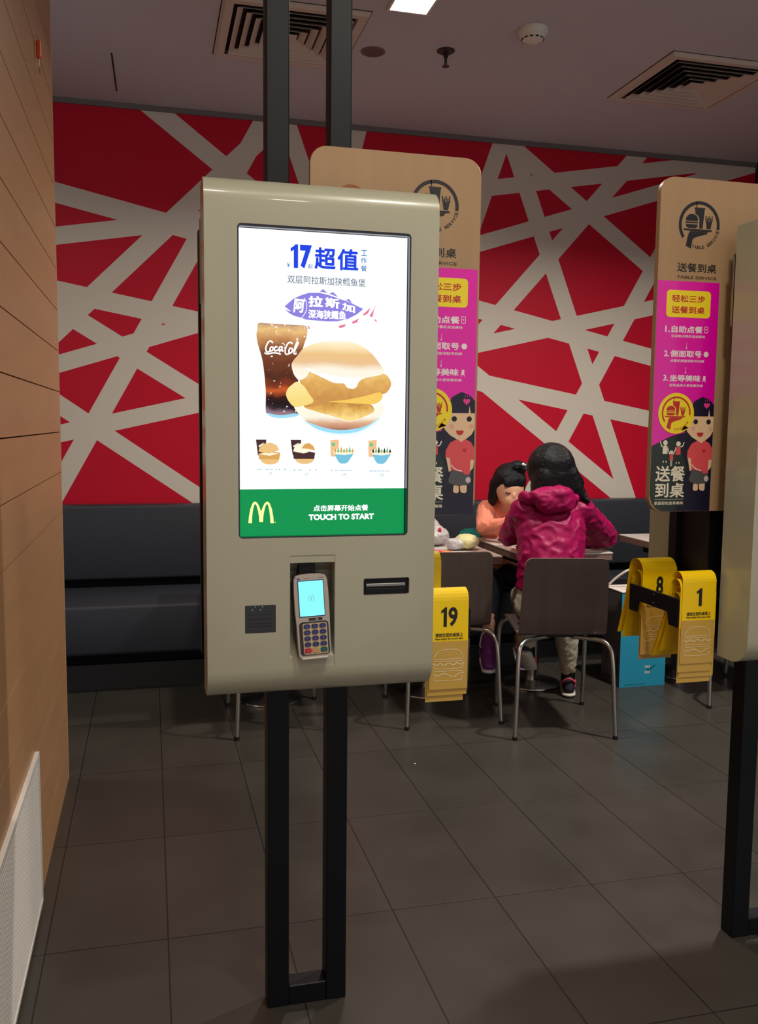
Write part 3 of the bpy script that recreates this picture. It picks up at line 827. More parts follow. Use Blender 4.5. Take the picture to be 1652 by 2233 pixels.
bm = B()
oa, ia = rrect(SX0 + 0.0003, SZ0 + 0.0003, SX1 - 0.0003, SZ1 - 0.0003, 0.0078), rrect(SX0 + 0.0028, SZ0 + 0.0026, SX1 - 0.0028, SZ1 - 0.0048, 0.003)
n_ = len(oa)
for ya, yb_ in ((1.7706, 1.7861),):
    vo = [[bm.verts.new((x, yy, z)) for x, z in oa] for yy in (ya, yb_)]
    vi = [[bm.verts.new((x, yy, z)) for x, z in ia] for yy in (ya, yb_)]
    for i in range(n_):
        j = (i + 1) % n_
        bm.faces.new((vo[0][i], vo[0][j], vi[0][j], vi[0][i]))
        bm.faces.new((vi[0][i], vi[0][j], vi[1][j], vi[1][i]))
        bm.faces.new((vo[1][i], vi[1][i], vi[1][j], vo[1][j]))
        bm.faces.new((vo[0][i], vo[1][i], vo[1][j], vo[0][j]))
obj('bezel', bm, mat('bezel_with_screen_tint', rgb(16, 18, 40), rough=0.18, spec=0.6), k0)  # glossy black with the screen's blue reflection tinted into the colour

# display -----------------------------------------------------------
disp = obj('display', prism_xz(B(), rrect(SX0 + 0.0004, SZ0 + 0.0004, SX1 - 0.0004, SZ1 - 0.0004, 0.0078), 1.7862, 1.798), M_glass, k0)
YS = 1.7860
step = 0.00018
def shown(name, bm, m, lvl, parent=None, label=None):
    """one printed layer of the advert, a hair in front of the glass"""
    bmesh.ops.translate(bm, verts=bm.verts, vec=(0, -step * lvl, 0))
    return obj(name, bm, m, parent or disp, label=label)
LX0, LX1, LZ0, LZ1 = 0.1700, 0.5115, 1.1335, 1.7365
W = 1.15
shown('advert_ground', flat(B(), [(LX0, 1.2283), (LX1, 1.2283), (LX1, LZ1), (LX0, LZ1)], YS), glow('advert_white', (0.93, 0.97, 1.0, 1), W), 0)
shown('green_banner', flat(B(), [(LX0, LZ0), (LX1, LZ0), (LX1, 1.2283), (LX0, 1.2283)], YS), glow('advert_green', rgb(0, 148, 78), 1.0), 0)
shown('arch_emblem', text(flat(B(), PIC['arch'], YS), '.', 0.2405, 1.1604, 0.2428, 1.1626, YS), glow('advert_yellow', rgb(255, 250, 150), 1.3), 2)
bm = B()
text(bm, '点击屏幕开始点餐', *TXT['cn'], YS, bold=0.02)
text(bm, 'TOUCH TO START', *TXT['en'], YS, bold=0.045)
for x in (0.3103, 0.3395, 0.376, 0.3868, 0.4195, 0.4360):
    pass
shown('touch_prompt', bm, glow('advert_white_text', (1, 1, 1, 1), 1.4), 2)
bm = B()
numeral(bm, '17', *TXT['17'], YS, bold=0.055)
text(bm, '超', *TXT['chao'], YS, bold=0.025)
text(bm, '值', *TXT['zhi'], YS, bold=0.025)
shown('headline', bm, glow('advert_blue', rgb(14, 64, 228), 1.0), 2)
G_teal = glow('advert_teal', rgb(28, 118, 190), 1.0)
for k, s in (('yen', '¥'), ('qi', '起'), ('c1', '工'), ('c2', '作'), ('c3', '餐')):
    shown('small_character', text(B(), s, *TXT[k], YS, bold=0.01), G_teal, 2)
bm = B()
text(bm, '双层阿拉斯加狭鳕鱼堡', *TXT['line'], YS, bold=0.0)
shown('dish_name', bm, glow('advert_slate', rgb(62, 80, 112), 1.0), 2)
bm = flat(B(), PIC['fish'], YS)
for q in PIC['fin']:
    flat(bm, q, YS)
shown('fish_emblem', bm, glow('advert_violet', rgb(142, 132, 226), 1.0), 2)
bm = B()
text(bm, '阿', 0.2795, 1.579, 0.301, 1.606, YS, bold=0.035, shear=0.1)
text(bm, '拉', 0.3085, 1.591, 0.338, 1.613, YS, bold=0.04)
text(bm, '斯', 0.342, 1.5905, 0.372, 1.6105, YS, bold=0.035, slope=-0.1)
text(bm, '加', 0.3765, 1.585, 0.4035, 1.6005, YS, bold=0.035, slope=-0.22)
text(bm, '深海狭鳕鱼', 0.3085, 1.5685, 0.385, 1.586, YS, bold=0.03)
stroke(bm, [(0.3002, 1.608), (0.3048, 1.598), (0.304, 1.583), (0.2955, 1.569)], 0.0012, YS)
shown('fish_lettering', bm, glow('advert_white_letter', (1, 1, 1, 1), W), 3)
G_pink = glow('advert_pink', rgb(235, 120, 150), 1.0)
for q in PIC['flick']:
    shown('tail_flick', flat(B(), q, YS), G_pink, 2)
# drink
dr = shown('drink_picture', flat(B(), soft(PIC['glass']), YS), glow_ramp('advert_cola', [(0.0, rgb(150, 120, 132)), (0.05, rgb(44, 30, 44)), (0.1, rgb(22, 9, 12)), (0.18, rgb(52, 16, 10)), (0.25, rgb(206, 92, 36)), (0.31, rgb(132, 50, 22)), (0.42, rgb(80, 38, 22)), (0.58, rgb(112, 56, 32)), (0.7, rgb(128, 74, 46)), (0.82, rgb(196, 138, 86)), (0.93, rgb(240, 196, 128)), (1.0, rgb(190, 150, 124))], 1.380, 1.556, distort=0.2, scale=38, speck=0.335), 3)
bm = B()
for q in PIC['script']:
    stroke(bm, q, 0.0027, YS)
shown('script_lettering', bm, glow('advert_white_script', (1, 1, 1, 1), 1.5), 5)
bm = flat(B(), soft(PIC['shade_glass']), YS)
flat(bm, soft(PIC['shade_near']), YS)
shown('blue_reflection', bm, glow('advert_sky', rgb(160, 224, 250), 1.0), 2)
bm = flat(B(), soft(PIC['shade_wide']), YS)
shown('pale_reflection', bm, glow('advert_pale_sky', rgb(226, 247, 255), 1.1), 1)
# burger, layer on layer
shown('lower_bun', flat(B(), soft(PIC['bun_low']), YS), glow_ramp('advert_bun_low', [(0.0, rgb(206, 150, 120)), (0.22, rgb(226, 176, 140)), (0.42, rgb(255, 248, 228)), (1.0, rgb(255, 252, 236))], 1.347, 1.412, distort=0.1, scale=60), 4)
shown('bun_crust', flat(B(), soft(PIC['bun_crust']), YS), glow_ramp('advert_crust', [(0.0, rgb(120, 70, 60)), (0.25, rgb(196, 136, 108)), (0.75, rgb(232, 186, 148)), (1.0, rgb(250, 236, 214))], 1.346, 1.372, distort=0.15, scale=70), 5)
shown('lower_patty', flat(B(), soft(PIC['patty_low']), YS), glow_ramp('advert_patty', [(0.0, rgb(255, 224, 140)), (0.5, rgb(228, 176, 88)), (1.0, rgb(176, 116, 52))], 1.37, 1.412, distort=0.8, scale=90), 6)
shown('cheese_fold', flat(B(), soft(PIC['cheese_fold']), YS), glow_ramp('advert_cheese', [(0.0, rgb(250, 222, 130)), (1.0, rgb(255, 240, 176))], 1.405, 1.458, distort=0.3, scale=40), 8)
shown('upper_patty', flat(B(), soft(PIC['patty_top']), YS), glow_ramp('advert_patty_top', [(0.0, rgb(206, 146, 76)), (0.5, rgb(226, 172, 92)), (1.0, rgb(246, 206, 124))], 1.41, 1.47, distort=0.8, scale=90), 7)
shown('cheese_stripe', flat(B(), soft(PIC['cheese_stripe']), YS), glow('advert_cheese_stripe', rgb(250, 206, 96), 1.0), 8)
shown('upper_bun', flat(B(), soft(PIC['bun_top']), YS), glow_ramp('advert_bun_top', [(0.0, rgb(255, 250, 238)), (0.28, rgb(255, 246, 226)), (0.44, rgb(238, 196, 146)), (0.62, rgb(240, 196, 136)), (0.8, rgb(255, 232, 184)), (1.0, rgb(255, 252, 230))], 1.445, 1.532, distort=0.12, scale=18), 9)
shown('white_sauce', flat(B(), soft(PIC['sauce']), YS), glow('advert_sauce', rgb(255, 252, 244), 1.2), 10)
# four small dishes along the bottom
bm = B()
g_b, g_d, g_p, g_g, g_c, g_t, g_w = (glow('mini_bun', rgb(240, 196, 128)), glow('mini_dark', rgb(72, 40, 44)), glow('mini_patty', rgb(222, 168, 90)), glow('mini_green', rgb(112, 200, 140)), glow('mini_bowl', rgb(120, 196, 224)), glow('mini_cup', rgb(246, 196, 140)), glow('mini_pale', rgb(252, 240, 214), 1.1))
for i, (x0, z0, x1, z1) in enumerate(PIC['minis']):
    w, h = x1 - x0, z1 - z0
    def q(pts):
        return [(x0 + u * w, z0 + v * h) for u, v in pts]
    bm = B()
    if i < 2:
        flat(bm, q([(0.08, 0.35), (0.0, 0.95), (0.42, 0.95), (0.36, 0.35)]), YS, 1)
        flat(bm, q([(0.1, 0.72), (0.32, 0.84), (0.3, 0.78), (0.12, 0.66)]), YS - 2 * step, 6)
        flat(bm, [(x0 + w * 0.56 + w * 0.38 * math.cos(a), z0 + h * (0.2 if True else 0) + h * 0.2 * math.sin(a)) for a in [PI + PI * k / 10 for k in range(11)]], YS - step, 0 if i == 0 else 0)
        flat(bm, q([(0.12, 0.2), (0.94, 0.2), (0.98, 0.45), (0.6, 0.52), (0.1, 0.42)]), YS - 2 * step, 2 if i == 0 else 1)
        if i == 0:
            flat(bm, q([(0.14, 0.4), (0.5, 0.48), (0.9, 0.42), (0.55, 0.34)]), YS - 3 * step, 6)
        flat(bm, q([(0.1, 0.5), (0.16, 0.68), (0.34, 0.8), (0.6, 0.84), (0.84, 0.74), (0.94, 0.56), (0.6, 0.44), (0.5, 0.42)]), YS - 4 * step, 0 if i == 0 else 6)
        if i == 1:
            flat(bm, q([(0.42, 0.62), (0.55, 0.78), (0.72, 0.84), (0.9, 0.72), (0.98, 0.54), (0.7, 0.6)]), YS - 5 * step, 2)
    else:
        flat(bm, q([(0.02, 0.3), (0.0, 0.95), (0.36, 0.98), (0.34, 0.3)]), YS, 5)
        flat(bm, q([(0.06, 0.72), (0.05, 0.85), (0.2, 0.86), (0.2, 0.72)]), YS - step, 3)
        flat(bm, q([(0.18, 0.38), (0.34, 0.08), (0.44, 0.02), (0.64, 0.02), (0.74, 0.08), (0.98, 0.42)]), YS - 2 * step, 4)
        flat(bm, q([(0.1, 0.5), (0.3, 0.62), (0.6, 0.6), (1.0, 0.52), (0.96, 0.42), (0.6, 0.36), (0.2, 0.4)]), YS - 3 * step, 6)
        for k in range(7):
            u = 0.16 + 0.12 * k
            flat(bm, q([(u, 0.5), (u + 0.05, 0.64 + 0.05 * (k % 3)), (u + 0.1, 0.52), (u + 0.05, 0.44)]), YS - (4 + k % 2) * step, (3 if k % 2 else (2 if i == 2 else 1)))
    shown('dish_picture', bm, [g_b, g_d, g_p, g_g, g_c, g_t, g_w], 2)
G_faint = glow('advert_faint_teal', rgb(150, 200, 210), 1.0)
for k, s in (('p1', '17'), ('p2', '17'), ('p3', '19'), ('p4', '19')):
    shown('dish_price', text(B(), s, *TXT[k], YS, bold=0.0), G_faint, 2)
rnd = random.Random(3)
for k in ('i1', 'i2', 'i3', 'i4'):
    x0, z0, x1, z1 = TXT[k]
    x = x0
    bm = B()
    while x < x1:
        d = rnd.uniform(0.002, 0.004)
        if rnd.random() < 0.75:
            flat(bm, [(x, z0 + 0.001), (x + d, z0 + 0.001), (x + d, z1 - 0.0006), (x, z1 - 0.0006)], YS)
        x += d + rnd.uniform(0.001, 0.003)
    shown('dish_caption', bm, G_faint, 2)

# scanner window, receipt slot ---------------------------------------
sc = obj('scanner_window', prism_xz(B(), rrect(0.1794, 0.9392, 0.2404, 0.9954, 0.002), 1.7722, 1.7758), M_glass, k0)
bm = B()
for z in (0.951, 0.957, 0.966, 0.975):
    box(bm, 0.186, 0.233, 1.7717, 1.7721, z, z + 0.0016)
obj('scanner_grille', bm, mat('scanner_grey', rgb(26, 29, 36), rough=0.4), sc)
bm = B()
for x, z in ((0.194, 0.9862), (0.2105, 0.9862), (0.2, 0.9925), (0.2145, 0.9925)):
    flat(bm, circle(x, z, 0.0011, n=8), 1.7718)
obj('scanner_lights', bm, glow('scanner_green_light', rgb(110, 220, 190), 0.6), sc)
pr = obj('receipt_slot', prism_xz(B(), rrect(0.4229, 1.0078, 0.5202, 1.0424, 0.0038), 1.7775, 1.7825), M_blk, k0)
obj('slot_lip', bevel_all(box(B(), 0.4285, 0.5135, 1.7735, 1.7775, 1.0245, 1.031), 0.001, 1), M_steel, pr)
obj('slot_shelf', bevel_all(box(B(), 0.4285, 0.5135, 1.7755, 1.7775, 1.0115, 1.0205), 0.001, 1), M_blk, pr)
obj('terminal_mount', box(B(), 0.292, 0.325, 1.79, 1.83, 1.045, 1.078), M_blk, k0)

kr = dup(k0, (KX + 1.2415, KY, 0), None, 'cream self-order kiosk cut off by the right edge of the picture', 'self-order kiosks')

# ------------------------------------------------------------------ payment terminal in the niche
M_tg = mat('silver_grey_plastic', rgb(176, 166, 156), rough=0.4)
M_td = mat('charcoal_plastic', rgb(40, 40, 44), rough=0.45)
pt = bpy.data.objects.new('payment_terminal', None)
COL.objects.link(pt)
pt.location = (0.3152, 1.7745, 0.968)
pt.rotation_euler = (math.radians(-7), math.radians(-2.6), 0)
tag(pt, 'grey handheld card payment terminal with a pale blue screen in the kiosk niche', 'payment terminal')
def tl(name, bm, m, parent=pt, **kw):
    return obj(name, bm, m, parent, local=True, **kw)
outline = [(-0.034, 0.076), (-0.030, 0.084), (-0.02, 0.0868), (0.0, 0.0875), (0.02, 0.0868), (0.030, 0.084), (0.034, 0.076), (0.0352, 0.05), (0.0352, 0.01), (0.0345, -0.02), (0.0335, -0.06), (0.032, -0.078), (0.026, -0.086), (-0.026, -0.086), (-0.032, -0.078), (-0.033, -0.06), (-0.0335, -0.02), (-0.0352, 0.01), (-0.0352, 0.05)]
bm = prism_xz(B(), outline, -0.012, 0.004)
shell = tl('shell', bm, M_tg)
bm = prism_xz(B(), [(x * 1.03 + 0.0012, z * 1.01) for x, z in outline], 0.004, 0.018)
tl('back_shell', bm, M_td)
tl('screen', prism_xz(B(), rrect(-0.0275, 0.0005, 0.0262, 0.0745, 0.0015), -0.0128, -0.0118), mat('terminal_bezel', rgb(30, 50, 110), rough=0.2))
scr = flat(B(), [(-0.0258, 0.002), (0.0248, 0.002), (0.0248, 0.073), (-0.0258, 0.073)], -0.01305)
tl('lit_screen', scr, glow('terminal_screen', rgb(140, 250, 255), 1.05))
ax0 = min(p[0] for p in PIC['arch']); az0 = min(p[1] for p in PIC['arch'])
bm = flat(B(), [((x - ax0) * 0.27 - 0.0078, (z - az0) * 0.3 + 0.0315) for x, z in PIC['arch']], -0.0132)
tl('arch_emblem', bm, glow('terminal_emblem', rgb(122, 210, 214), 1.0))
bm = B()
text(bm, 'VeriFone', -0.0135, 0.0776, -0.0025, 0.0796, -0.0122)
text(bm, 'VX 680', 0.0165, 0.0774, 0.0265, 0.0794, -0.0122)
tl('maker_lettering', bm, M_td)
bm = flat(B(), [(-0.0275, 0.0765), (-0.0205, 0.0765), (-0.023, 0.0785), (-0.0258, 0.0805), (-0.0275, 0.0805)], -0.0122)
tl('blue_mark', bm, mat('blue_ink', rgb(30, 40, 220), rough=0.4))
bm = prism_xz(B(), [(-0.0085, -0.0078), (0.0195, -0.0078), (0.0195, -0.0022), (-0.0085, -0.0022)], -0.0124, -0.0118)
tl('badge', bm, M_td)
tl('badge_ring', flat(B(), arc_band(0.0085, -0.005, 0.0016, 0.0023, 0, 359, 20), -0.0126), M_white)
tl('keypad_plate', prism_xz(B(), rrect(-0.029, -0.077, 0.031, -0.0095, 0.007), -0.0135, -0.0118), M_td)
tl('keypad_face', prism_xz(B(), rrect(-0.0225, -0.0755, 0.0275, -0.0125, 0.004), -0.0142, -0.0136), mat('keypad_sand', rgb(196, 178, 140), rough=0.5))
M_key = mat('navy_key', rgb(44, 44, 92), rough=0.4)
key_cols = [M_key, mat('red_key', rgb(190, 24, 40), rough=0.4), mat('amber_key', rgb(190, 152, 88), rough=0.4), mat('green_key', rgb(10, 84, 66), rough=0.4)]
for r in range(5):
    for c in range(3):
        cx, cz = -0.0155 + 0.0162 * c + 0.0018, -0.0185 - 0.0122 * r
        bm = prism_xz(B(), rrect(cx - 0.0068, cz - 0.0044, cx + 0.0068, cz + 0.0044, 0.0042 if r < 4 else 0.0015), -0.0162, -0.0143)
        key = tl('key', bm, key_cols[0] if r < 4 else key_cols[1 + c], label=None if r < 4 else ('red key', 'amber key', 'green key')[c])
        bm = B()
        if r < 4:
            text(bm, '123456789*0#'[3 * r + c], cx - 0.001, cz - 0.0018, cx + 0.001, cz + 0.0018, -0.0164)
        else:
            text(bm, 'X<O'[c], cx - 0.0014, cz - 0.0014, cx + 0.0014, cz + 0.0014, -0.0164)
        obj('key_symbol', bm, glow('key_backlight_%d_%d' % (r, c), rgb(92, 92, 235), 0.75), key, local=True)
tl('front_lip', bevel_all(box(B(), -0.026, 0.026, -0.0142, 0.0, -0.0855, -0.0815), 0.001, 1), mat('pale_plastic', rgb(212, 204, 190), rough=0.4))

# ================================================================== TABLE SERVICE SIGN BOARDS
M_board = mat('bamboo_board', rgb(170, 138, 102), rough=0.42, spec=0.4, var=0.12, vscale=3.0, stretch=(9, 1, 0.8))
M_ink = mat('black_print', rgb(26, 25, 30), rough=0.55)
M_inkb = mat('brown_print', rgb(74, 56, 40), rough=0.55)
P_mag = mat('poster_magenta', rgb(232, 4, 172), rough=0.28, coat=0.4)
P_yel = mat('poster_yellow', rgb(246, 222, 40), rough=0.35)
P_red = mat('poster_red', rgb(196, 44, 48), rough=0.4)
P_wht = mat('poster_white', rgb(244, 226, 232), rough=0.4)
P_navy = mat('poster_navy', rgb(26, 24, 48), rough=0.35)
P_grn = mat('poster_dark_green', rgb(36, 48, 44), rough=0.35)
P_skin = mat('poster_skin', rgb(232, 196, 158), rough=0.4)
P_coral = mat('poster_coral', rgb(226, 82, 88), rough=0.4)
P_grey = mat('poster_grey', rgb(84, 84, 86), rough=0.4)
P_cream = mat('poster_cream', rgb(232, 226, 204), rough=0.4)
P_pink = mat('poster_pink', rgb(232, 60, 150), rough=0.4)
P_blush = mat('poster_blush', rgb(226, 172, 142), rough=0.4)
YB = 1.944

def tray_emblem(bm, cx, cz, k, y, mi=0):
    """hand carrying a tray with burger, cup and fries"""
    def q(pts):
        return [(cx + u * k, cz + v * k) for u, v in pts]
    flat(bm, q([(-0.68, 0.13), (-0.68, 0.24), (-0.6, 0.36), (-0.46, 0.43), (-0.26, 0.43), (-0.12, 0.36), (-0.06, 0.24), (-0.06, 0.13)]), y, mi)
    flat(bm, q([(-0.7, 0.03), (-0.7, 0.09), (-0.05, 0.09), (-0.05, 0.03)]), y, mi)
    flat(bm, q([(-0.68, -0.02), (-0.64, -0.14), (-0.56, -0.19), (-0.16, -0.19), (-0.08, -0.14), (-0.05, -0.02)]), y, mi)
    flat(bm, q([(-0.23, 0.68), (-0.2, 0.46), (-0.06, 0.38), (0.02, 0.24), (0.03, -0.19), (0.2, -0.19), (0.28, 0.68)]), y, mi)
    flat(bm, q([(-0.26, 0.68), (-0.26, 0.74), (0.3, 0.74), (0.3, 0.68)]), y, mi)
    flat(bm, q([(-0.16, 0.74), (-0.18, 1.0), (-0.14, 1.0), (-0.11, 0.74)]), y, mi)
    flat(bm, q([(0.36, 0.2), (0.42, -0.2), (0.62, -0.2), (0.7, 0.2), (0.53, 0.12)]), y, mi)
    for u in (0.34, 0.42, 0.5, 0.58, 0.66):
        flat(bm, q([(u, 0.14 + 0.03 * (u < 0.4)), (u - 0.01, 0.34 + 0.05 * math.sin(u * 40)), (u + 0.05, 0.35 + 0.05 * math.sin(u * 40)), (u + 0.05, 0.15)]), y, mi)
    flat(bm, q([(-0.78, -0.3), (-0.78, -0.23), (0.7, -0.23), (0.7, -0.3), (0.5, -0.33), (-0.3, -0.33)]), y, mi)
    flat(bm, q([(-0.45, -0.34), (0.5, -0.34), (0.42, -0.44), (0.1, -0.52), (-0.2, -0.62), (-0.3, -0.72), (-0.36, -1.12), (-0.64, -1.0), (-0.56, -0.6), (-0.52, -0.46)]), y, mi)

def round_text(bm, s, cx, cz, r, a0, a1, h, w, y, mi=0, bold=0.02):
    n = len(s)
    for i, ch in enumerate(s):
        if ch == ' ':
            continue
        a = math.radians(a0 + (a1 - a0) * i / (n - 1))
        x, z = cx + r * math.cos(a), cz + r * math.sin(a)
        ww = w * (0.35 if ch == 'I' else 1)
        text(bm, ch, x - ww / 2, z - h / 2, x + ww / 2, z + h / 2, y, bold=bold, mi=mi, rot=a + PI / 2)

def heart(cx, cz, k):
    pts = []
    for i in range(24):
        t = 2 * PI * i / 24
        pts.append((cx + k * 16 * math.sin(t) ** 3 / 17, cz + k * (13 * math.cos(t) - 5 * math.cos(2 * t) - 2 * math.cos(3 * t) - math.cos(4 * t)) / 17))
    return pts

def sign_board(x0, x1, ex, px, label):
    """ex: centre of the emblem, px: shift of the poster against the right hand sign"""
    t = thing('sign_board', label, 'sign', (x0, YB, 1.155), 0, 'table service sign boards')
    z0, z1 = 1.1535, 1.9515
    b = obj('board', bevel_all(prism_xz(B(), rrect(x0, z0, x1, z1, 0.036, 8), YB, YB + 0.016), 0.0012, 1), M_board, t)
    y = YB - 0.0004
    bm = B()
    flat(bm, arc_band(ex, 1.844, 0.0478, 0.0556, -9, 216, 60), y)
    tray_emblem(bm, ex - 0.0015, 1.846, 0.052, y)
    round_text(bm, 'TABLE SERVICE', ex, 1.844, 0.0525, 254, 345, 0.0075, 0.0062, y)
    obj('emblem', bm, M_ink, t)
    bm = B()
    text(bm, '送餐到桌', ex - 0.055, 1.7325, ex + 0.052, 1.7535, y, bold=0.012)
    obj('heading', bm, M_ink, t)
    bm = B()
    text(bm, 'TABLE SERVICE', ex - 0.0555, 1.7165, ex + 0.0535, 1.7235, y, bold=0.02)
    obj('subheading', bm, M_inkb, t)
    # poster
    X = lambda v: v + px
    def S(pts):
        return [(v + px, w) for v, w in pts]
    p0, p1, q0, q1 = X(1.1795), X(1.347), 1.1545, 1.710
    yp = YB - 0.0008
    sheet = [(p1, q1), (p0, q1), (p0, 1.195), (p0 + 0.006, 1.176), (p0 + 0.018, 1.162), (p0 + 0.034, q0), (p1, q0)]
    po = obj('poster', prism_xz(B(), sheet, yp, YB - 0.0002), P_mag, t, label='magenta poster with a cartoon waitress')
    def pp(name, bm, m, lvl):
        bmesh.ops.translate(bm, verts=bm.verts, vec=(0, -0.00025 * lvl, 0))
        return obj(name, bm, m, po)
    pp('badge', flat(B(), rrect(X(1.2042), 1.6245, X(1.3244), 1.6885, 0.009), yp), P_yel, 1)
    bm = B()
    text(bm, '轻松三步', X(1.2186), 1.6605, X(1.309), 1.6775, yp, bold=0.018)
    text(bm, '送餐到桌', X(1.2184), 1.634, X(1.309), 1.651, yp, bold=0.018)
    pp('badge_text', bm, P_red, 2)
    bm = B()
    for n, s, sub, zt, zb, zs in (('1.', '自助点餐', '在自助点餐机自选美味', 1.6045, 1.5875, 1.5765), ('2.', '侧面取号', '点餐机侧面领取号码牌', 1.546, 1.5295, 1.5175), ('3.', '坐等美味', '坐等品牌大使送餐到桌', 1.4875, 1.471, 1.4585)):
        text(bm, n, X(1.2035), zb + 0.001, X(1.2165), zt - 0.001, yp, bold=0.03)
        text(bm, s, X(1.2205), zb, X(1.306), zt, yp, bold=0.028)
        text(bm, sub, X(1.2205), zs, X(1.3135), zs + 0.0068, yp, bold=0.012)
    flat(bm, arc_band(X(1.3153), 1.5972, 0.0001, 0.0018, 0, 359, 8), yp)
    for a, c in ((rrect(X(1.3103), 1.589, X(1.3205), 1.6048, 0.002), rrect(X(1.3115), 1.5903, X(1.3193), 1.6035, 0.0014)),):
        for (xa, za), (xb, zb), (xc, zc), (xd, zd) in zip(a, a[1:] + a[:1], c[1:] + c[:1], c):
            flat(bm, [(xa, za), (xb, zb), (xc, zc), (xd, zd)], yp)
    flat(bm, circle(X(1.3183), 1.5379, 0.0068, n=20), yp)
    flat(bm, [(X(1.3135), 1.4855), (X(1.3195), 1.4855), (X(1.3195), 1.4745), (X(1.321), 1.4705), (X(1.3195), 1.4705), (X(1.318), 1.4742), (X(1.3135), 1.4742), (X(1.312), 1.4705), (X(1.3105), 1.4705), (X(1.3122), 1.4745)], yp)
    for z in (1.565, 1.506):
        stroke(bm, [(X(1.264), z), (X(1.2636), z - 0.008), (X(1.2635), z - 0.014)], 0.0007, yp)
        flat(bm, [(X(1.2612), z - 0.012), (X(1.2658), z - 0.012), (X(1.2635), z - 0.0165)], yp)
    pp('steps_text', bm, P_wht, 1)
    pp('night_ground', flat(B(), S([(1.1795, 1.195), (1.1855, 1.176), (1.1975, 1.162), (1.2135, 1.1545), (1.347, 1.1545), (1.347, 1.335), (1.33, 1.345), (1.30, 1.352), (1.2544, 1.3444), (1.2254, 1.3362), (1.1795, 1.314)]), yp), P_navy, 1)
    pp('green_hill', flat(B(), S([(1.1795, 1.195), (1.1855, 1.176), (1.1975, 1.162), (1.2135, 1.1545), (1.25, 1.1545), (1.28, 1.26), (1.245, 1.335), (1.2254, 1.3362), (1.1795, 1.314)]), yp), P_grn, 2)
    # waitress
    pp('hair', flat(B(), S([(1.268, 1.345), (1.27, 1.38), (1.28, 1.403), (1.292, 1.424), (1.3137, 1.4355), (1.335, 1.428), (1.347, 1.415), (1.347, 1.325), (1.322, 1.32)]), yp), P_navy, 2)
    face = [(1.277, 1.3875), (1.347, 1.3875), (1.347, 1.352), (1.34, 1.339), (1.326, 1.328), (1.322, 1.322), (1.308, 1.322), (1.304, 1.328), (1.288, 1.337), (1.275, 1.35), (1.271, 1.362), (1.277, 1.37)]
    pp('face', flat(B(), S(face), yp), P_skin, 3)
    bm = B()
    flat(bm, circle(X(1.2974), 1.3742, 0.0062, n=20), yp)
    flat(bm, circle(X(1.3335), 1.3742, 0.0062, n=20), yp)
    pp('eyes', bm, M_ink, 4)
    bm = B()
    flat(bm, circle(X(1.2915), 1.3575, 0.0058, n=18), yp)
    flat(bm, circle(X(1.3395), 1.3575, 0.0058, n=18), yp)
    pp('blush', bm, P_blush, 4)
    pp('mouth', flat(B(), [(X(1.3022), 1.3478)] + circle(X(1.3113), 1.3478, 0.0092, 0.0105, n=14, a0=180, a1=360), yp), P_red, 4)
    bm = flat(B(), heart(X(1.3265), 1.414, 0.009), yp)
    for dx, a in ((-0.006, 0.5), (-0.001, 0.1), (0.004, -0.3)):
        stroke(bm, [(X(1.329 + dx), 1.424), (X(1.329 + dx) - 0.003 * a, 1.4285)], 0.0011, yp, k=1)
    pp('hair_clip', bm, P_pink, 3)
    pp('hair_parting', flat(B(), S([(1.3335, 1.404), (1.332, 1.3875), (1.337, 1.3875)]), yp), P_skin, 3)
    pp('shirt', flat(B(), S([(1.305, 1.3285), (1.315, 1.3215), (1.3245, 1.3285), (1.338, 1.322), (1.347, 1.308), (1.347, 1.28), (1.338, 1.28), (1.338, 1.248), (1.29, 1.258), (1.2885, 1.284), (1.2775, 1.287), (1.278, 1.302), (1.288, 1.32)]), yp), P_coral, 4)
    bm = flat(B(), S([(1.279, 1.287), (1.2885, 1.284), (1.2915, 1.256), (1.2865, 1.253)]), yp)
    flat(bm, S([(1.338, 1.281), (1.347, 1.281), (1.345, 1.262), (1.337, 1.253)]), yp)
    flat(bm, S([(1.2985, 1.222), (1.3105, 1.222), (1.3115, 1.208), (1.308, 1.204), (1.3, 1.205), (1.2972, 1.209)]), yp)
    flat(bm, S([(1.3135, 1.222), (1.3305, 1.222), (1.3305, 1.208), (1.327, 1.204), (1.3185, 1.205), (1.315, 1.209)]), yp)
    pp('limbs', bm, P_skin, 5)
    pp('skirt', flat(B(), S([(1.2915, 1.257), (1.338, 1.248), (1.3405, 1.231), (1.336, 1.224), (1.31, 1.2205), (1.288, 1.227), (1.285, 1.233)]), yp), P_grey, 5)
    bm = B()
    stroke(bm, S([(1.291, 1.269), (1.303, 1.259), (1.3185, 1.2545)]), 0.0022, yp)
    flat(bm, arc_band(X(1.3335), 1.2345, 0.004, 0.0062, 0, 359, 20), yp)
    flat(bm, circle(X(1.3335), 1.2345, 0.0028, n=10), yp)
    pp('belt', bm, P_wht, 6)
    pp('pouch', flat(B(), [(X(1.3195), 1.2605), (X(1.336), 1.2605), (X(1.336), 1.249), (X(1.331), 1.2465), (X(1.322), 1.248)], yp), P_coral, 7)
    pp('shirt_heart', flat(B(), heart(X(1.3235), 1.303, 0.0055), yp), P_red, 6)
    # speech disc with the tray emblem
    bm = flat(B(), circle(X(1.2425), 1.394, 0.049, 0.0495, n=48), yp)
    flat(bm, S([(1.258, 1.352), (1.279, 1.359), (1.266, 1.3645)]), yp)
    pp('speech_disc', bm, P_yel, 4)
    bm = flat(B(), arc_band(X(1.2425), 1.3955, 0.0355, 0.0395, -8, 215, 48), yp)
    tray_emblem(bm, X(1.241), 1.396, 0.037, yp)
    round_text(bm, '品牌快乐送餐', X(1.2425), 1.394, 0.0385, 268, 325, 0.006, 0.006, yp, bold=0.0)
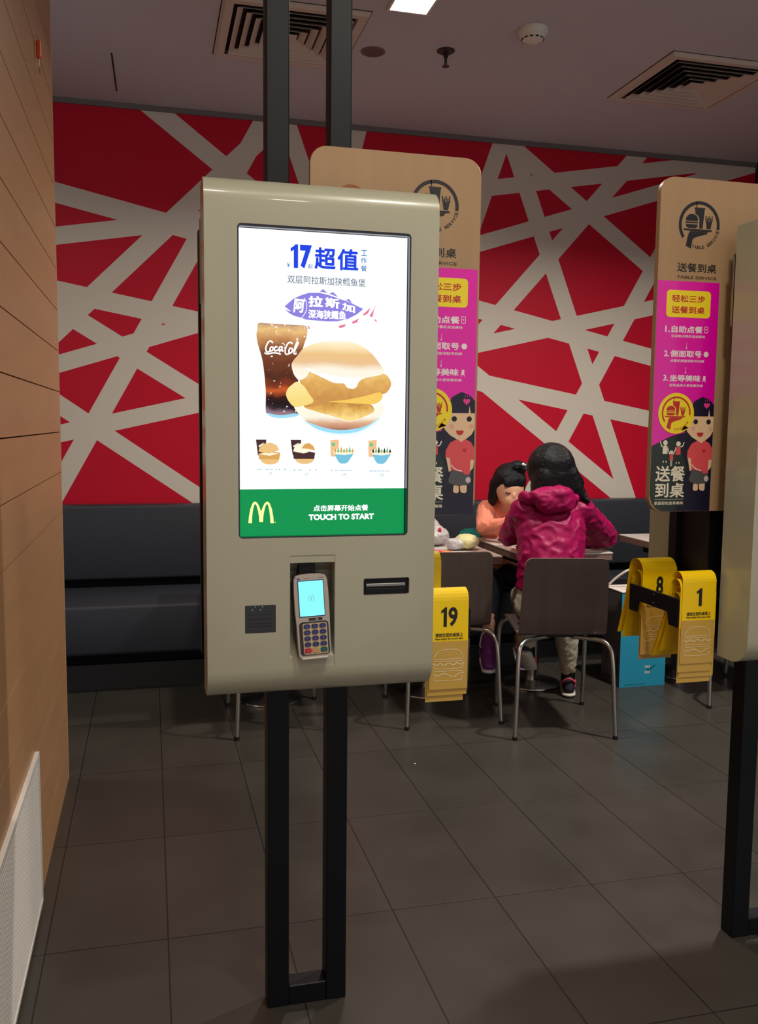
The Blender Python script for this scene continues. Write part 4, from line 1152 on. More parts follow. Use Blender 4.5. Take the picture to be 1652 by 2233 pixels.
    pp('disc_emblem', bm, P_red, 5)
    # little family
    bm = B()
    bc = B()
    for cx, cz, k, m_ in ((1.2165, 1.3225, 1.0, 0), (1.2525, 1.32, 1.0, 1), (1.2345, 1.2995, 0.72, 1)):
        flat(bm, circle(X(cx), cz, 0.0062 * k, n=16), yp)
        tgt = bm if m_ == 0 else bc
        flat(tgt, [(X(cx) - 0.006 * k, cz - 0.007 * k), (X(cx) + 0.006 * k, cz - 0.007 * k), (X(cx) + 0.0068 * k, cz - 0.027 * k), (X(cx) - 0.0068 * k, cz - 0.027 * k)], yp)
        stroke(bm, [(X(cx) - 0.0022 * k, cz - 0.027 * k), (X(cx) - 0.0022 * k, cz - 0.048 * k)] if k < 1 else [(X(cx) - 0.003, cz - 0.044), (X(cx) - 0.0045, cz - 0.049)], 0.0022 * k, yp, k=1)
        stroke(bm, [(X(cx) + 0.0022 * k, cz - 0.027 * k), (X(cx) + 0.0022 * k, cz - 0.048 * k)] if k < 1 else [(X(cx) + 0.003, cz - 0.044), (X(cx) + 0.0045, cz - 0.049)], 0.0022 * k, yp, k=1)
    for pts in ([(1.212, 1.3145), (1.207, 1.314), (1.2025, 1.3255)], [(1.2215, 1.314), (1.2265, 1.302), (1.23, 1.294)], [(1.247, 1.313), (1.243, 1.302), (1.239, 1.294)], [(1.257, 1.313), (1.2635, 1.314), (1.268, 1.324)]):
        stroke(bm, S(pts), 0.0026, yp)
    pp('family_cream', bm, P_cream, 3)
    pp('family_coral', bc, P_coral, 3)
    bm = B()
    text(bm, '送餐', X(1.1925), 1.2275, X(1.2738), 1.266, yp, bold=0.02)
    text(bm, '到桌', X(1.193), 1.188, X(1.2738), 1.2245, yp, bold=0.02)
    stroke(bm, S([(1.1925, 1.1842), (1.2725, 1.1842)]), 0.0008, yp, k=1)
    text(bm, '家庭轻松坐享美味', X(1.1925), 1.1705, X(1.2722), 1.179, yp, bold=0.012)
    pp('slogan', bm, P_cream, 3)
    return t

sb0 = sign_board(0.339, 0.727, 0.619, -0.6245, 'bamboo table service sign board standing out behind the nearest kiosk')
obj('sticker', prism_xz(B(), circle(0.429, 1.852, 0.03, 0.0235, n=30), YB - 0.0008, YB - 0.0001), mat('rust_sticker', rgb(150, 84, 44), rough=0.5), sb0)
sign_board(1.1785, 1.566, 1.2845, 0.0, 'bamboo table service sign board left of the cut-off kiosk, poster in full view')

# ================================================================== NUMBER CARD RACKS AND CARDS
def rack(xp, xc, label):
    """xp: end plate, xc: side of the kiosk core that carries the rods"""
    s = 1 if xc > xp else -1
    t = thing('card_rack', label, 'rack', (xp, 1.995, 0.88), 0, 'number card racks')
    pts = [(1.882, 0.947), (2.108, 0.947), (2.108, 0.876), (2.07, 0.876), (2.064, 0.908), (1.926, 0.908), (1.92, 0.876), (1.882, 0.876)]
    obj('end_plate', bevel_all(prism_yz(B(), pts, xp - 0.0025, xp + 0.0025), 0.001, 1), M_blk, t)
    for y in (1.9, 2.089):
        bm = B()
        tube(bm, [(xp, y, 0.935), (xc, y, 0.935)], 0.006, n=12, smooth=False)
        obj('rod', bm, M_blk, t, smooth=True, sharp=50)
    bm = B()
    for z in (0.938, 0.916):
        tube(bm, [(xp - s * 0.0035, 1.99, z), (xp - s * 0.0005, 1.99, z)], 0.003, n=10, smooth=False)
    obj('screw', bm, M_steel, t)
    return t

rack(1.2335, 1.3635, 'black number card rack on the side of the cut-off kiosk')
rack(0.6975, 0.557, 'black number card rack on the right side of the nearest kiosk')

M_cy = mat('card_yellow', rgb(255, 214, 8), rough=0.38, spec=0.4)
M_ct = mat('card_tan', rgb(206, 166, 76), rough=0.45)
M_cw = mat('card_white_line', rgb(250, 238, 200), rough=0.5)

def number_card(num, x0, w, yf, zt, zb, gap, flare, zbb, label, group=None, jig=0.0, printed=True, zsplit=None):
    """folded card hanging over a rod: front flap faces -Y, back flap spreads behind"""
    t = thing('number_card', label, 'number card', (x0 + w / 2, yf + gap / 2, zt), 0, group)
    r = gap / 2
    prof = [(yf - jig, zb)]
    zs = zsplit if zsplit is not None else zt - 0.118
    fz = lambda z: yf - jig * max(0.0, (zt - r - z) / (zt - r - zb))
    prof.append((fz(zs), zs))
    prof.append((yf, zt - r))
    for k in range(1, 10):
        a = PI - PI * k / 10
        prof.append((yf + r + r * math.cos(a), zt - r + r * math.sin(a)))
    prof.append((yf + gap, zt - r))
    for k in range(1, 5):
        u = k / 4
        prof.append((yf + gap + flare * u ** 1.3, zt - r + (zbb - zt + r) * u))
    th = 0.0007
    bm = B()
    L, R = [], []
    def nrm(i):
        a, b = prof[max(i - 1, 0)], prof[min(i + 1, len(prof) - 1)]
        d = Vector((b[0] - a[0], b[1] - a[1])).normalized()
        return Vector((-d.y, d.x))
    O = [[], []]
    I = [[], []]
    for i, (y, z) in enumerate(prof):
        nn = nrm(i)
        for s, x in ((0, x0), (1, x0 + w)):
            O[s].append(bm.verts.new((x, y, z)))
            I[s].append(bm.verts.new((x, y - nn.x * th, z - nn.y * th)))
    for i in range(len(prof) - 1):
        mi = 1 if i == 0 else 0
        bm.faces.new((O[0][i], O[1][i], O[1][i + 1], O[0][i + 1])).material_index = mi
        bm.faces.new((I[0][i], I[0][i + 1], I[1][i + 1], I[1][i])).material_index = mi
        for s in (0, 1):
            bm.faces.new((O[s][i], O[s][i + 1], I[s][i + 1], I[s][i])).material_index = mi
    for i in (0, len(prof) - 1):
        bm.faces.new((O[0][i], I[0][i], I[1][i], O[1][i])).material_index = 1 if i == 0 else 0
    obj('sheet', bm, [M_cy, M_ct], t)
    if printed:
        H = zt - zb
        cx = x0 + w / 2
        y = yf - 0.0005
        ww = 0.0105 if len(num) == 1 and num != '1' else (0.0075 if num == '1' else 0.0195)
        bm = numeral(B(), num, cx - ww, zt - H * 0.37, cx + ww, zt - H * 0.175, y, bold=0.03)
        obj('numeral', bm, M_ink, t)
        bm = B()
        text(bm, '请放在您的桌面上', cx - w * 0.36, zt - H * 0.472, cx + w * 0.36, zt - H * 0.432, y - 0.0003, bold=0.02)
        text(bm, 'Please display this on your table', cx - w * 0.36, zt - H * 0.505, cx + w * 0.36, zt - H * 0.48, y - 0.0003, bold=0.02)
        obj('instruction_text', bm, M_ink, t)
        bm = B()
        yy = yf - jig - 0.0007
        def q(pts):
            return [(cx + u * w * 0.40, zt - H * (0.60 + v * 0.31)) for u, v in pts]
        lw = 0.0011
        stroke(bm, q([(-0.9, 0.31), (-0.9, 0.2), (-0.7, 0.06), (-0.35, 0.0), (0.0, -0.01), (0.35, 0.0), (0.7, 0.06), (0.9, 0.2), (0.9, 0.31)]), lw, yy)
        stroke(bm, q([(-0.9, 0.31), (0.9, 0.31)]), lw, yy, k=1)
        stroke(bm, q([(-0.93, 0.38), (0.93, 0.38)]), lw, yy, k=1)
        stroke(bm, q([(-1.02, 0.43), (-0.8, 0.5), (-0.55, 0.44), (-0.3, 0.51), (0, 0.44), (0.3, 0.51), (0.55, 0.44), (0.8, 0.5), (1.02, 0.43)]), lw * 1.6, yy)
        stroke(bm, q([(-0.9, 0.62), (0.9, 0.62)]), lw, yy, k=1)
        stroke(bm, q([(-0.9, 0.7), (0.9, 0.7)]), lw, yy, k=1)
        stroke(bm, q([(-1.02, 0.78), (-0.7, 0.84), (-0.4, 0.78), (-0.1, 0.8), (0.3, 0.9), (0.6, 0.82), (0.8, 0.78), (1.02, 0.76)]), lw * 1.4, yy)
        stroke(bm, q([(-0.9, 0.84), (-0.88, 0.94), (-0.75, 1.0), (0.75, 1.0), (0.88, 0.94), (0.9, 0.84)]), lw, yy)
        for u in (-0.9, 0.9):
            stroke(bm, q([(u, 0.5), (u, 0.62)]), lw, yy, k=1)
        for u, v in ((-0.6, 0.2), (-0.4, 0.12), (-0.15, 0.06), (0.1, 0.1), (0.35, 0.06), (0.5, 0.16), (-0.25, 0.2), (0.15, 0.22), (0.65, 0.24)):
            (xx, zz), = q([(u, v)])
            flat(bm, circle(xx, zz, 0.0008, n=6), yy)
        obj('burger_outline', bm, M_cw, t)
    return t

gR1, gR2, gL1, gL2 = 'number cards under the card reading 1', None, 'number cards under the card reading 19', None
number_card('1', 1.2385, 0.092, 1.876, 1.012, 0.787, 0.048, 0.085, 0.775, 'yellow number card reading 1 hanging beside the cut-off kiosk')
number_card('', 1.2345, 0.092, 1.8785, 0.9935, 0.766, 0.042, 0.072, 0.78, 'number card just under the card reading 1, showing a tan strip below it', gR1, printed=False)
number_card('', 1.2400, 0.095, 1.881, 0.975, 0.752, 0.036, 0.062, 0.79, 'second number card under the card reading 1, tan end sticking out at right', gR1, printed=False)
number_card('', 1.2365, 0.092, 1.8835, 0.9605, 0.738, 0.031, 0.05, 0.80, 'innermost and lowest number card under the card reading 1', gR1, printed=False)
number_card('8', 1.2375, 0.1, 2.055, 1.016, 0.765, 0.07, 0.05, 0.80, 'yellow number card reading 8 hanging behind the card reading 1')
number_card('', 1.2400, 0.097, 2.066, 0.985, 0.75, 0.045, 0.045, 0.79, 'number card tucked under the card reading 8', printed=False)
number_card('19', 0.600, 0.091, 1.872, 0.9935, 0.765, 0.05, 0.06, 0.78, 'yellow number card reading 19 hanging beside the nearest kiosk')
number_card('', 0.597, 0.094, 1.876, 0.972, 0.750, 0.042, 0.055, 0.79, 'number card just under the card reading 19, tan strip showing below it', gL1, printed=False)
number_card('', 0.594, 0.09, 1.880, 0.958, 0.735, 0.034, 0.05, 0.80, 'lowest number card under the card reading 19', gL1, printed=False)
number_card('15', 0.593, 0.094, 2.06, 1.05, 0.80, 0.058, 0.05, 0.80, 'yellow number card ending in 5, half hidden behind the nearest kiosk')

# ================================================================== TABLES AND CHAIRS
M_shell = mat('dark_oak_veneer', rgb(92, 78, 74), rough=0.36, spec=0.45, var=0.22, vscale=3.0, stretch=(14, 1, 0.7))
M_rim = mat('ply_edge', rgb(104, 90, 80), rough=0.5)
M_chrome = mat('satin_chrome', rgb(196, 194, 190), rough=0.22, metal=1.0)
M_foot = mat('black_rubber', rgb(20, 20, 20), rough=0.7)

def chair_parts(root):
    prof = [(0.232, 0.428), (0.222, 0.447), (0.15, 0.456), (0.0, 0.446), (-0.085, 0.436), (-0.125, 0.437), (-0.148, 0.456), (-0.158, 0.50), (-0.168, 0.58), (-0.181, 0.68), (-0.192, 0.765), (-0.195, 0.79)]
    half = [0.185, 0.192, 0.194, 0.195, 0.195, 0.195, 0.195, 0.195, 0.192, 0.188, 0.184, 0.183]
    P = smooth_path([(h, y, z) for h, (y, z) in zip(half, prof)], 5)
    rows = [(p.x, p.y, p.z) for p in P]
    # rounded top corners
    top = rows[-1][2]
    out = []
    for h, y, z in rows:
        d = top - z
        rr = 0.03
        if d < rr and z > 0.6:
            h = h - (rr - math.sqrt(max(0, rr * rr - (rr - d) ** 2)))
        out.append((h, y, z))
    # extra rows near the very top for a clean curve
    extra = []
    for d in (0.022, 0.014, 0.008, 0.003):
        rr = 0.03
        extra.append((0.183 - (rr - math.sqrt(rr * rr - (rr - d) ** 2)), -0.195 + d * 0.12, top - d))
    out = [o_ for o_ in out if not (o_[2] > top - 0.026 and o_[2] > 0.6)] + extra + [(0.153, -0.195, top)]
    bm = B()
    n = 10
    th = 0.011
    Fs, Bs = [], []
    for i, (h, y, z) in enumerate(out):
        a, b = out[max(i - 1, 0)], out[min(i + 1, len(out) - 1)]
        d = Vector((0, b[1] - a[1], b[2] - a[2])).normalized()
        nn = Vector((0, d.z, -d.y))
        Fs.append([bm.verts.new((h * (2 * j / n - 1), y, z)) for j in range(n + 1)])
        Bs.append([bm.verts.new((h * (2 * j / n - 1), y - nn.y * th * -1, z + nn.z * th)) for j in range(n + 1)])
    for i in range(len(out) - 1):
        for j in range(n):
            bm.faces.new((Fs[i][j], Fs[i][j + 1], Fs[i + 1][j + 1], Fs[i + 1][j]))
            bm.faces.new((Bs[i][j], Bs[i + 1][j], Bs[i + 1][j + 1], Bs[i][j + 1]))
        for j in (0, n):
            f = bm.faces.new((Fs[i][j], Fs[i + 1][j], Bs[i + 1][j], Bs[i][j]))
            f.material_index = 1
    for i in (0, len(out) - 1):
        for j in range(n):
            f = bm.faces.new((Fs[i][j], Bs[i][j], Bs[i][j + 1], Fs[i][j + 1]))
            f.material_index = 1
    obj('seat_shell', bm, [M_shell, M_rim], root, local=True, smooth=True, sharp=50)
    for sx in (-1, 1):
        for sy, tw in ((-1, 0), (1, 1)):
            bm = B()
            if sy < 0:
                pts = [(sx * 0.222, -0.2415, 0.012), (sx * 0.216, -0.229, 0.15), (sx * 0.209, -0.212, 0.33), (sx * 0.200, -0.196, 0.392), (sx * 0.172, -0.168, 0.419), (sx * 0.12, -0.13, 0.422), (sx * 0.05, -0.09, 0.424)]
            else:
                pts = [(sx * 0.212, 0.2415, 0.012), (sx * 0.212, 0.232, 0.15), (sx * 0.211, 0.222, 0.35), (sx * 0.205, 0.214, 0.41), (sx * 0.18, 0.196, 0.436), (sx * 0.13, 0.165, 0.437), (sx * 0.06, 0.10, 0.432)]
            tube(bm, pts, 0.0105, n=12, k=6)
            leg = obj('leg', bm, M_chrome, root, local=True, smooth=True, sharp=50)
            f = pts[0]
            obj('foot_cap', lathe(B(), [(0.0115, 0.0), (0.0122, 0.004), (0.0122, 0.016)], (f[0], f[1], 0.0), n=12), M_foot, leg, local=True)
    bm = B()
    box(bm, -0.075, 0.075, -0.11, 0.13, 0.4235, 0.4335)
    obj('seat_bracket', bm, M_blk, root, local=True)

G_CH = 'dark veneer chairs along the tables'
c0 = thing('dining_chair', 'dark veneer chair the woman in the pink jacket sits on', 'chair', (1.781, 3.695, 0), math.radians(-11), G_CH)
chair_parts(c0)
dup(c0, (1.325, 3.962, 0), math.radians(-2), 'dark veneer chair behind the card reading 19', G_CH)
dup(c0, (0.562, 4.01, 0), math.radians(1), 'dark veneer chair hidden behind the nearest kiosk, chrome legs showing below', G_CH)
dup(c0, (2.84, 3.945, 0), 0.0, 'dark veneer chair behind the card reading 1, one chrome leg showing', G_CH)

M_top = mat('pale_grey_laminate', rgb(206, 200, 194), rough=0.3, spec=0.5, var=0.03, vscale=12)
M_tedge = mat('brown_table_edge', rgb(126, 96, 86), rough=0.5, var=0.1, vscale=30)
G_TB = 'two-seat tables in front of the bench'
t0 = thing('dining_table', 'small pale topped table between the woman and the child', 'table', (1.943, 4.235, 0), 0, G_TB)
def table_parts(r):
    top = obj('table_top', bevel_all(box(B(), -0.2385, 0.2385, -0.335, 0.325, 0.742, 0.75), 0.002, 1), M_top, r, local=True)
    obj('edge_band', box(B(), -0.236, 0.236, -0.332, 0.322, 0.712, 0.742), M_tedge, r, local=True)
    obj('column', lathe(B(), [(0.036, 0.018), (0.036, 0.66)], (0, 0.055, 0), n=24), M_chrome, r, local=True, smooth=True, sharp=50)
    obj('top_plate', box(B(), -0.14, 0.14, -0.13, 0.23, 0.66, 0.712), M_blk, r, local=True)
    obj('base_disc', lathe(B(), [(0.152, 0.0), (0.155, 0.004), (0.153, 0.009), (0.11, 0.016), (0.045, 0.022), (0.037, 0.024)], (0, 0.055, 0), n=48), M_chrome, r, local=True, smooth=True, sharp=40)
table_parts(t0)
dup(t0, (1.363, 4.225, 0), 0, 'small pale topped table carrying the plastic bags', G_TB)
dup(t0, (0.56, 4.265, 0), 0, 'small table hidden behind the nearest kiosk, round foot showing below', G_TB)
dup(t0, (2.826, 4.24, 0), 0, 'small pale topped table right of the woman, behind the card reading 8', G_TB)

# ------------------------------------------------------------------ things on and by the tables
M_film = mat('milky_plastic_film', rgb(214, 206, 208), rough=0.3, spec=0.5, bump=0.7, bscale=26)
M_film.node_tree.nodes['Principled BSDF'].inputs['Transmission Weight'].default_value = 0.25
t = thing('plastic_bag', 'white plastic carrier bag with red print on the table behind the kiosk', 'bag', (1.385, 4.30, 0.75))
bm = B()
egg(bm, (1.37, 4.30, 0.80), (0.10, 0.085, 0.052))
hull(bm, [((1.33, 4.31, 0.80), (0.07, 0.07, 0.05)), ((1.35, 4.31, 0.89), (0.04, 0.03, 0.022)), ((1.42, 4.30, 0.79), (0.05, 0.06, 0.036))])
fuse('film', bm, M_film, t, 0.007, 4, (0.006, 26))
bm = B()
for cx, cz, w in ((1.325, 0.845, 0.012), (1.40, 0.835, 0.009), (1.345, 0.80, 0.014)):
    egg(bm, (cx, 4.232, cz), (w, 0.006, w * 1.6))
obj('red_print', bm, mat('red_bag_print', rgb(190, 44, 60), rough=0.5), t, smooth=True)
t = thing('food_bag', 'clear knotted bag holding a round pale bun on the table', 'food bag', (1.50, 4.12, 0.75))
bm = B()
egg(bm, (1.502, 4.12, 0.79), (0.062, 0.06, 0.039))
fuse('bun', bm, mat('steamed_bun', rgb(214, 204, 150), rough=0.5, var=0.1, vscale=30), t, 0.006, 3, (0.004, 30))
bm = B()
hull(bm, [((1.44, 4.11, 0.768), (0.045, 0.04, 0.016)), ((1.41, 4.10, 0.79), (0.02, 0.02, 0.02)), ((1.47, 4.10, 0.79), (0.02, 0.03, 0.02))])
fuse('bag_neck', bm, M_film, t, 0.006, 3, (0.005, 34))
t = thing('wrapper', 'pink and orange sweet wrapper lying on the table beside the kiosk edge', 'wrapper', (1.335, 4.02, 0.75))
bm = B()
hull(bm, [((1.30, 4.02, 0.761), (0.028, 0.02, 0.009)), ((1.33, 4.015, 0.760), (0.02, 0.016, 0.008))])
obj('pink_end', bm, mat('wrapper_pink', rgb(206, 62, 110), rough=0.35), t, smooth=True)
bm = B()
hull(bm, [((1.345, 4.012, 0.760), (0.018, 0.015, 0.008)), ((1.38, 4.005, 0.757), (0.008, 0.008, 0.005))])
obj('orange_end', bm, mat('wrapper_orange', rgb(236, 120, 66), rough=0.35), t, smooth=True)
t = thing('phone', 'black phone lying on the table in front of the child', 'phone', (1.815, 4.37, 0.75))
obj('case', bevel_all(box(B(), 1.79, 1.86, 4.30, 4.43, 0.7505, 0.7595), 0.003, 2), M_blk, t)
obj('screen', box(B(), 1.794, 1.856, 4.306, 4.424, 0.7592, 0.7602), M_glass, t)
bm = B()
hull(bm, [((1.80, 4.235, 0.873), (0.02, 0.012, 0.008)), ((1.825, 4.235, 0.885), (0.014, 0.01, 0.01)), ((1.79, 4.24, 0.862), (0.01, 0.008, 0.006))])
tag(obj('tissue', bm, mat('white_tissue', rgb(236, 226, 220), rough=0.8), smooth=True), "crumpled white tissue in the child's hand", 'tissue')
t = thing('paper_sheet', 'white paper sheet on the table at the right elbow of the woman', 'paper', (2.10, 4.05, 0.75))
bm = B()
box(bm, 1.99, 2.185, 3.93, 4.2, 0.7504, 0.7512)
obj('sheet', bm, mat('white_paper', rgb(236, 226, 222), rough=0.7), t)
t = thing('folded_jacket', 'bundled teal jacket on the bench beside the child', 'jacket', (1.70, 4.80, 0.45))
bm = B()
egg(bm, (1.70, 4.80, 0.58), (0.11, 0.10, 0.13))
hull(bm, [((1.70, 4.76, 0.60), (0.08, 0.08, 0.06)), ((1.715, 4.65, 0.745), (0.07, 0.06, 0.045))])
egg(bm, (1.765, 4.61, 0.735), (0.045, 0.03, 0.025))
egg(bm, (1.64, 4.82, 0.55), (0.07, 0.09, 0.1))
fuse('cloth', bm, mat('teal_fleece', rgb(0, 118, 112), rough=0.85), t, 0.009, 5, (0.008, 18))

# bright blue takeaway carton
t = thing('carton', 'blue and grey carton with a white top standing on the floor by the chair', 'carton', (2.48, 4.2, 0))
M_cb = mat('carton_blue', rgb(36, 156, 192), rough=0.45)
M_cg = mat('carton_grey', rgb(86, 80, 80), rough=0.5, var=0.1, vscale=14)
M_cwt = mat('carton_white', rgb(222, 212, 204), rough=0.6)
x0, x1, y0, y1, h = 2.358, 2.625, 4.107, 4.302, 0.505
bm = B()
box(bm, x0, x1, y0, y1, 0.0, h)
bm.faces.ensure_lookup_table()
for f in bm.faces:
    f.normal_update()
    c = f.calc_center_median()
    if abs(c.x - x0) < 1e-4:
        f.material_index = 1
obj('box_body', bm, [M_cb, M_cg], t)
bm = B()
prism_xz(bm, [(x0 - 0.004, h), (x1 + 0.004, h), (x1 + 0.004, h + 0.004), (x0 - 0.004, h + 0.004)], y0 - 0.004, y1 + 0.004)
obj('lid', bm, M_cwt, t)
bm = B()
prism_xz(bm, [(x0, h + 0.004), (x0 + 0.06, h + 0.03), (x1 - 0.03, h + 0.03), (x1, h + 0.004)], y0 + 0.03, y0 + 0.034)
obj('lid_flap', bm, M_cwt, t)
bm = B()
tube(bm, [(x0 + 0.005, y1 - 0.03, h + 0.006), (x0 + 0.03, 4.24, h + 0.05), (x0 + 0.075, 4.2, h + 0.098), (x0 + 0.12, 4.2, h + 0.1), (x0 + 0.19, 4.2, h + 0.05), (x0 + 0.21, 4.2, h + 0.008)], 0.006, n=8)
obj('handle', bm, M_cwt, t, smooth=True)
bm = B()
yb = y0 - 0.0006
for r, z in enumerate((0.098, 0.068)):
    for k in range(3):
        flat(bm, rrect(2.505 + 0.011 * k, z, 2.513 + 0.011 * k, z + 0.014, 0.002, 2), yb)
obj('white_print', bm, M_cwt, t)
bm = B()
stroke(bm, [(2.518, 0.092), (2.528, 0.086), (2.545, 0.097), (2.565, 0.112)], 0.004, yb - 0.0002)
stroke(bm, [(2.39, 0.012), (2.45, 0.014), (2.51, 0.013)], 0.002, yb, k=2)
obj('dark_tick', bm, M_ink, t)
bm = B()
for (ya, yb2, za, zb2) in ((4.13, 4.14, 0.05, 0.16), (4.25, 4.258, 0.1, 0.13), (4.15, 4.26, 0.03, 0.036)):
    box(bm, x0 - 0.0006, x0 - 0.0002, ya, yb2, za, zb2)
obj('side_print', bm, M_ink, t)

bm = B()
egg(bm, (1.014, 3.33, 0.0022), (0.004, 0.003, 0.0022))
tag(obj('crumb', bm, mat('white_crumb', rgb(250, 246, 235), rough=0.4), smooth=True), 'tiny white crumb on the floor right of the kiosk posts', 'crumb')

# ================================================================== PEOPLE
M_skin = mat('skin', rgb(206, 152, 122), rough=0.5)
M_hair = mat('black_hair', rgb(8, 8, 13), rough=0.38, spec=0.3, bump=0.45, bscale=70, stretch=(6, 6, 0.6))

def hand(bm, wrist, direction, up, k=1.0, curl=0.5, side=1):
    """palm, four unequal bent fingers and a thumb from the side of the palm"""
    d = Vector(direction).normalized()
    u = (Vector(up) - d * Vector(up).dot(d)).normalized()
    s = d.cross(u) * side
    w = Vector(wrist)
    pc = w + d * 0.05 * k
    hull(bm, [(w + d * 0.012 * k, (0.02 * k,) * 3), (w + d * 0.075 * k + s * 0.028 * k, (0.012 * k,) * 3), (w + d * 0.078 * k - s * 0.026 * k, (0.012 * k,) * 3)])
    for i, ln in enumerate((0.066, 0.076, 0.07, 0.054)):
        b = w + d * 0.078 * k + s * (0.027 - 0.018 * i) * k
        p1 = b + (d * math.cos(curl * 0.6) - u * math.sin(curl * 0.6)) * ln * 0.48 * k
        p2 = p1 + (d * math.cos(curl * 1.5) - u * math.sin(curl * 1.5)) * ln * 0.32 * k
        p3 = p2 + (d * math.cos(curl * 2.2) - u * math.sin(curl * 2.2)) * ln * 0.24 * k
        limb(bm, b, 0.0088 * k, p1, 0.0082 * k)
        limb(bm, p1, 0.0082 * k, p2, 0.0076 * k)
        limb(bm, p2, 0.0076 * k, p3, 0.0068 * k)
    b = w + d * 0.03 * k + s * 0.024 * k
    p1 = b + (d * 0.6 + s * 0.75 - u * 0.25).normalized() * 0.036 * k
    p2 = p1 + (d * 0.85 + s * 0.35 - u * 0.35).normalized() * 0.028 * k
    limb(bm, b, 0.012 * k, p1, 0.0095 * k)
    limb(bm, p1, 0.0095 * k, p2, 0.008 * k)

def shoe(t, heel, toe, h, w, upper, sole, trim, up=(0, 0, 1), label=None):
    """trainer between heel and toe points (sole level)"""
    H, T = Vector(heel), Vector(toe)
    d = (T - H).normalized()
    L = (T - H).length
    U = (Vector(up) - d * Vector(up).dot(d)).normalized()
    S = d.cross(U)
    def pt(a, b, c):
        return H + d * (a * L) + S * (b * w) + U * (c * h)
    bm = B()
    hull(bm, [(pt(0.12, 0, 0.42), (w * 0.36, w * 0.36, h * 0.3)), (pt(0.16, 0, 0.85), (w * 0.3,) * 3), (pt(0.45, 0, 0.55), (w * 0.42, w * 0.42, h * 0.25))])
    hull(bm, [(pt(0.4, 0, 0.5), (w * 0.42, w * 0.42, h * 0.28)), (pt(0.85, 0, 0.32), (w * 0.4, w * 0.3, h * 0.2))])
    up_ = fuse('shoe', bm, upper, t, 0.006, 3, label=label)
    bm = B()
    hull(bm, [(pt(0.1, 0, 0.12), (w * 0.42, w * 0.42, h * 0.13)), (pt(0.5, 0, 0.1), (w * 0.44, w * 0.44, h * 0.1)), (pt(0.9, 0, 0.12), (w * 0.42, w * 0.3, h * 0.1))])
    fuse('sole', bm, sole, up_, 0.006, 2)
    bm = B()
    hull(bm, [(pt(0.55, 0.34, 0.26), (w * 0.14, w * 0.14, h * 0.1)), (pt(0.85, 0.3, 0.24), (w * 0.12, w * 0.12, h * 0.09))])
    tube(bm, [pt(0.08, 0.3, 0.9), pt(0.02, 0.0, 1.08), pt(0.08, -0.3, 0.9), pt(0.22, -0.4, 0.62)], 0.0045, n=8)
    tube(bm, [pt(0.08, 0.3, 0.9), pt(0.26, 0.4, 0.62), pt(0.42, 0.38, 0.72)], 0.0045, n=8)
    o = obj('shoe_trim', bm, trim, up_, smooth=True)
    return up_

# ------------------------------------------------------------------ woman in the pink jacket, seen from behind
wm = thing('person', 'woman with long black hair in a bright pink hooded jacket, sitting with her back turned', 'person', (1.77, 3.72, 0))
SH_R, EL_R, WR_R = (1.935, 3.80, 0.968), (2.172, 3.965, 0.822), (2.03, 4.19, 0.79)
SH_L, EL_L, WR_L = (1.665, 3.80, 0.965), (1.640, 3.90, 0.845), (1.755, 4.09, 0.865)
bm = B()
egg(bm, (1.82, 3.90, 1.145), (0.074, 0.09, 0.108), (0.28, 0, 0))
egg(bm, (1.822, 3.95, 1.085), (0.05, 0.045, 0.05))
egg(bm, (1.823, 3.992, 1.115), (0.011, 0.014, 0.018))
for sx in (-1, 1):
    egg(bm, (1.82 + sx * 0.075, 3.895, 1.13), (0.01, 0.018, 0.028))
limb(bm, (1.805, 3.83, 1.0), 0.055, (1.815, 3.87, 1.08), 0.05)
hull(bm, [((1.77, 3.72, 0.56), (0.15, 0.11, 0.09)), ((1.775, 3.75, 0.85), (0.13, 0.085, 0.1)), ((1.80, 3.80, 0.97), (0.13, 0.07, 0.05))])
limb(bm, SH_R, 0.045, EL_R, 0.038); limb(bm, EL_R, 0.038, WR_R, 0.026)
limb(bm, SH_L, 0.045, EL_L, 0.038); limb(bm, EL_L, 0.038, WR_L, 0.026)
hand(bm, WR_R, (-0.5, 0.8, -0.12), (0, 0, 1), 0.95, 0.35, -1)
hand(bm, WR_L, (0.35, 0.9, 0.0), (0, 0, 1), 0.95, 0.5, 1)
limb(bm, (1.70, 3.72, 0.53), 0.075, (1.79, 4.08, 0.50), 0.05); limb(bm, (1.79, 4.08, 0.50), 0.05, (1.785, 3.995, 0.265), 0.032)
limb(bm, (1.84, 3.72, 0.53), 0.075, (1.99, 4.06, 0.49), 0.05); limb(bm, (1.99, 4.06, 0.49), 0.05, (2.045, 4.065, 0.11), 0.03)
limb(bm, (2.045, 4.065, 0.11), 0.032, (2.085, 4.17, 0.045), 0.03); limb(bm, (1.785, 3.995, 0.265), 0.032, (1.80, 4.04, 0.20), 0.03)
fuse('body', bm, M_skin, wm, 0.0065, 3)
bm = B()
for sx in (-1, 1):
    egg(bm, (1.822 + sx * 0.03, 3.983, 1.135), (0.012, 0.006, 0.006))
obj('eyes', bm, M_hair, wm, smooth=True)
M_jk = mat('pink_nylon', rgb(150, 2, 74), rough=0.5, spec=0.25, bump=0.3, bscale=28)
bm = B()
hull(bm, [((1.757, 3.705, 0.665), (0.158, 0.118, 0.05)), ((1.762, 3.715, 0.77), (0.156, 0.118, 0.05))])
hull(bm, [((1.762, 3.715, 0.77), (0.156, 0.118, 0.05)), ((1.782, 3.765, 0.90), (0.172, 0.112, 0.07)), ((1.80, 3.80, 0.99), (0.14, 0.085, 0.05))])
egg(bm, SH_R, (0.075, 0.075, 0.07)); egg(bm, SH_L, (0.07, 0.075, 0.07))
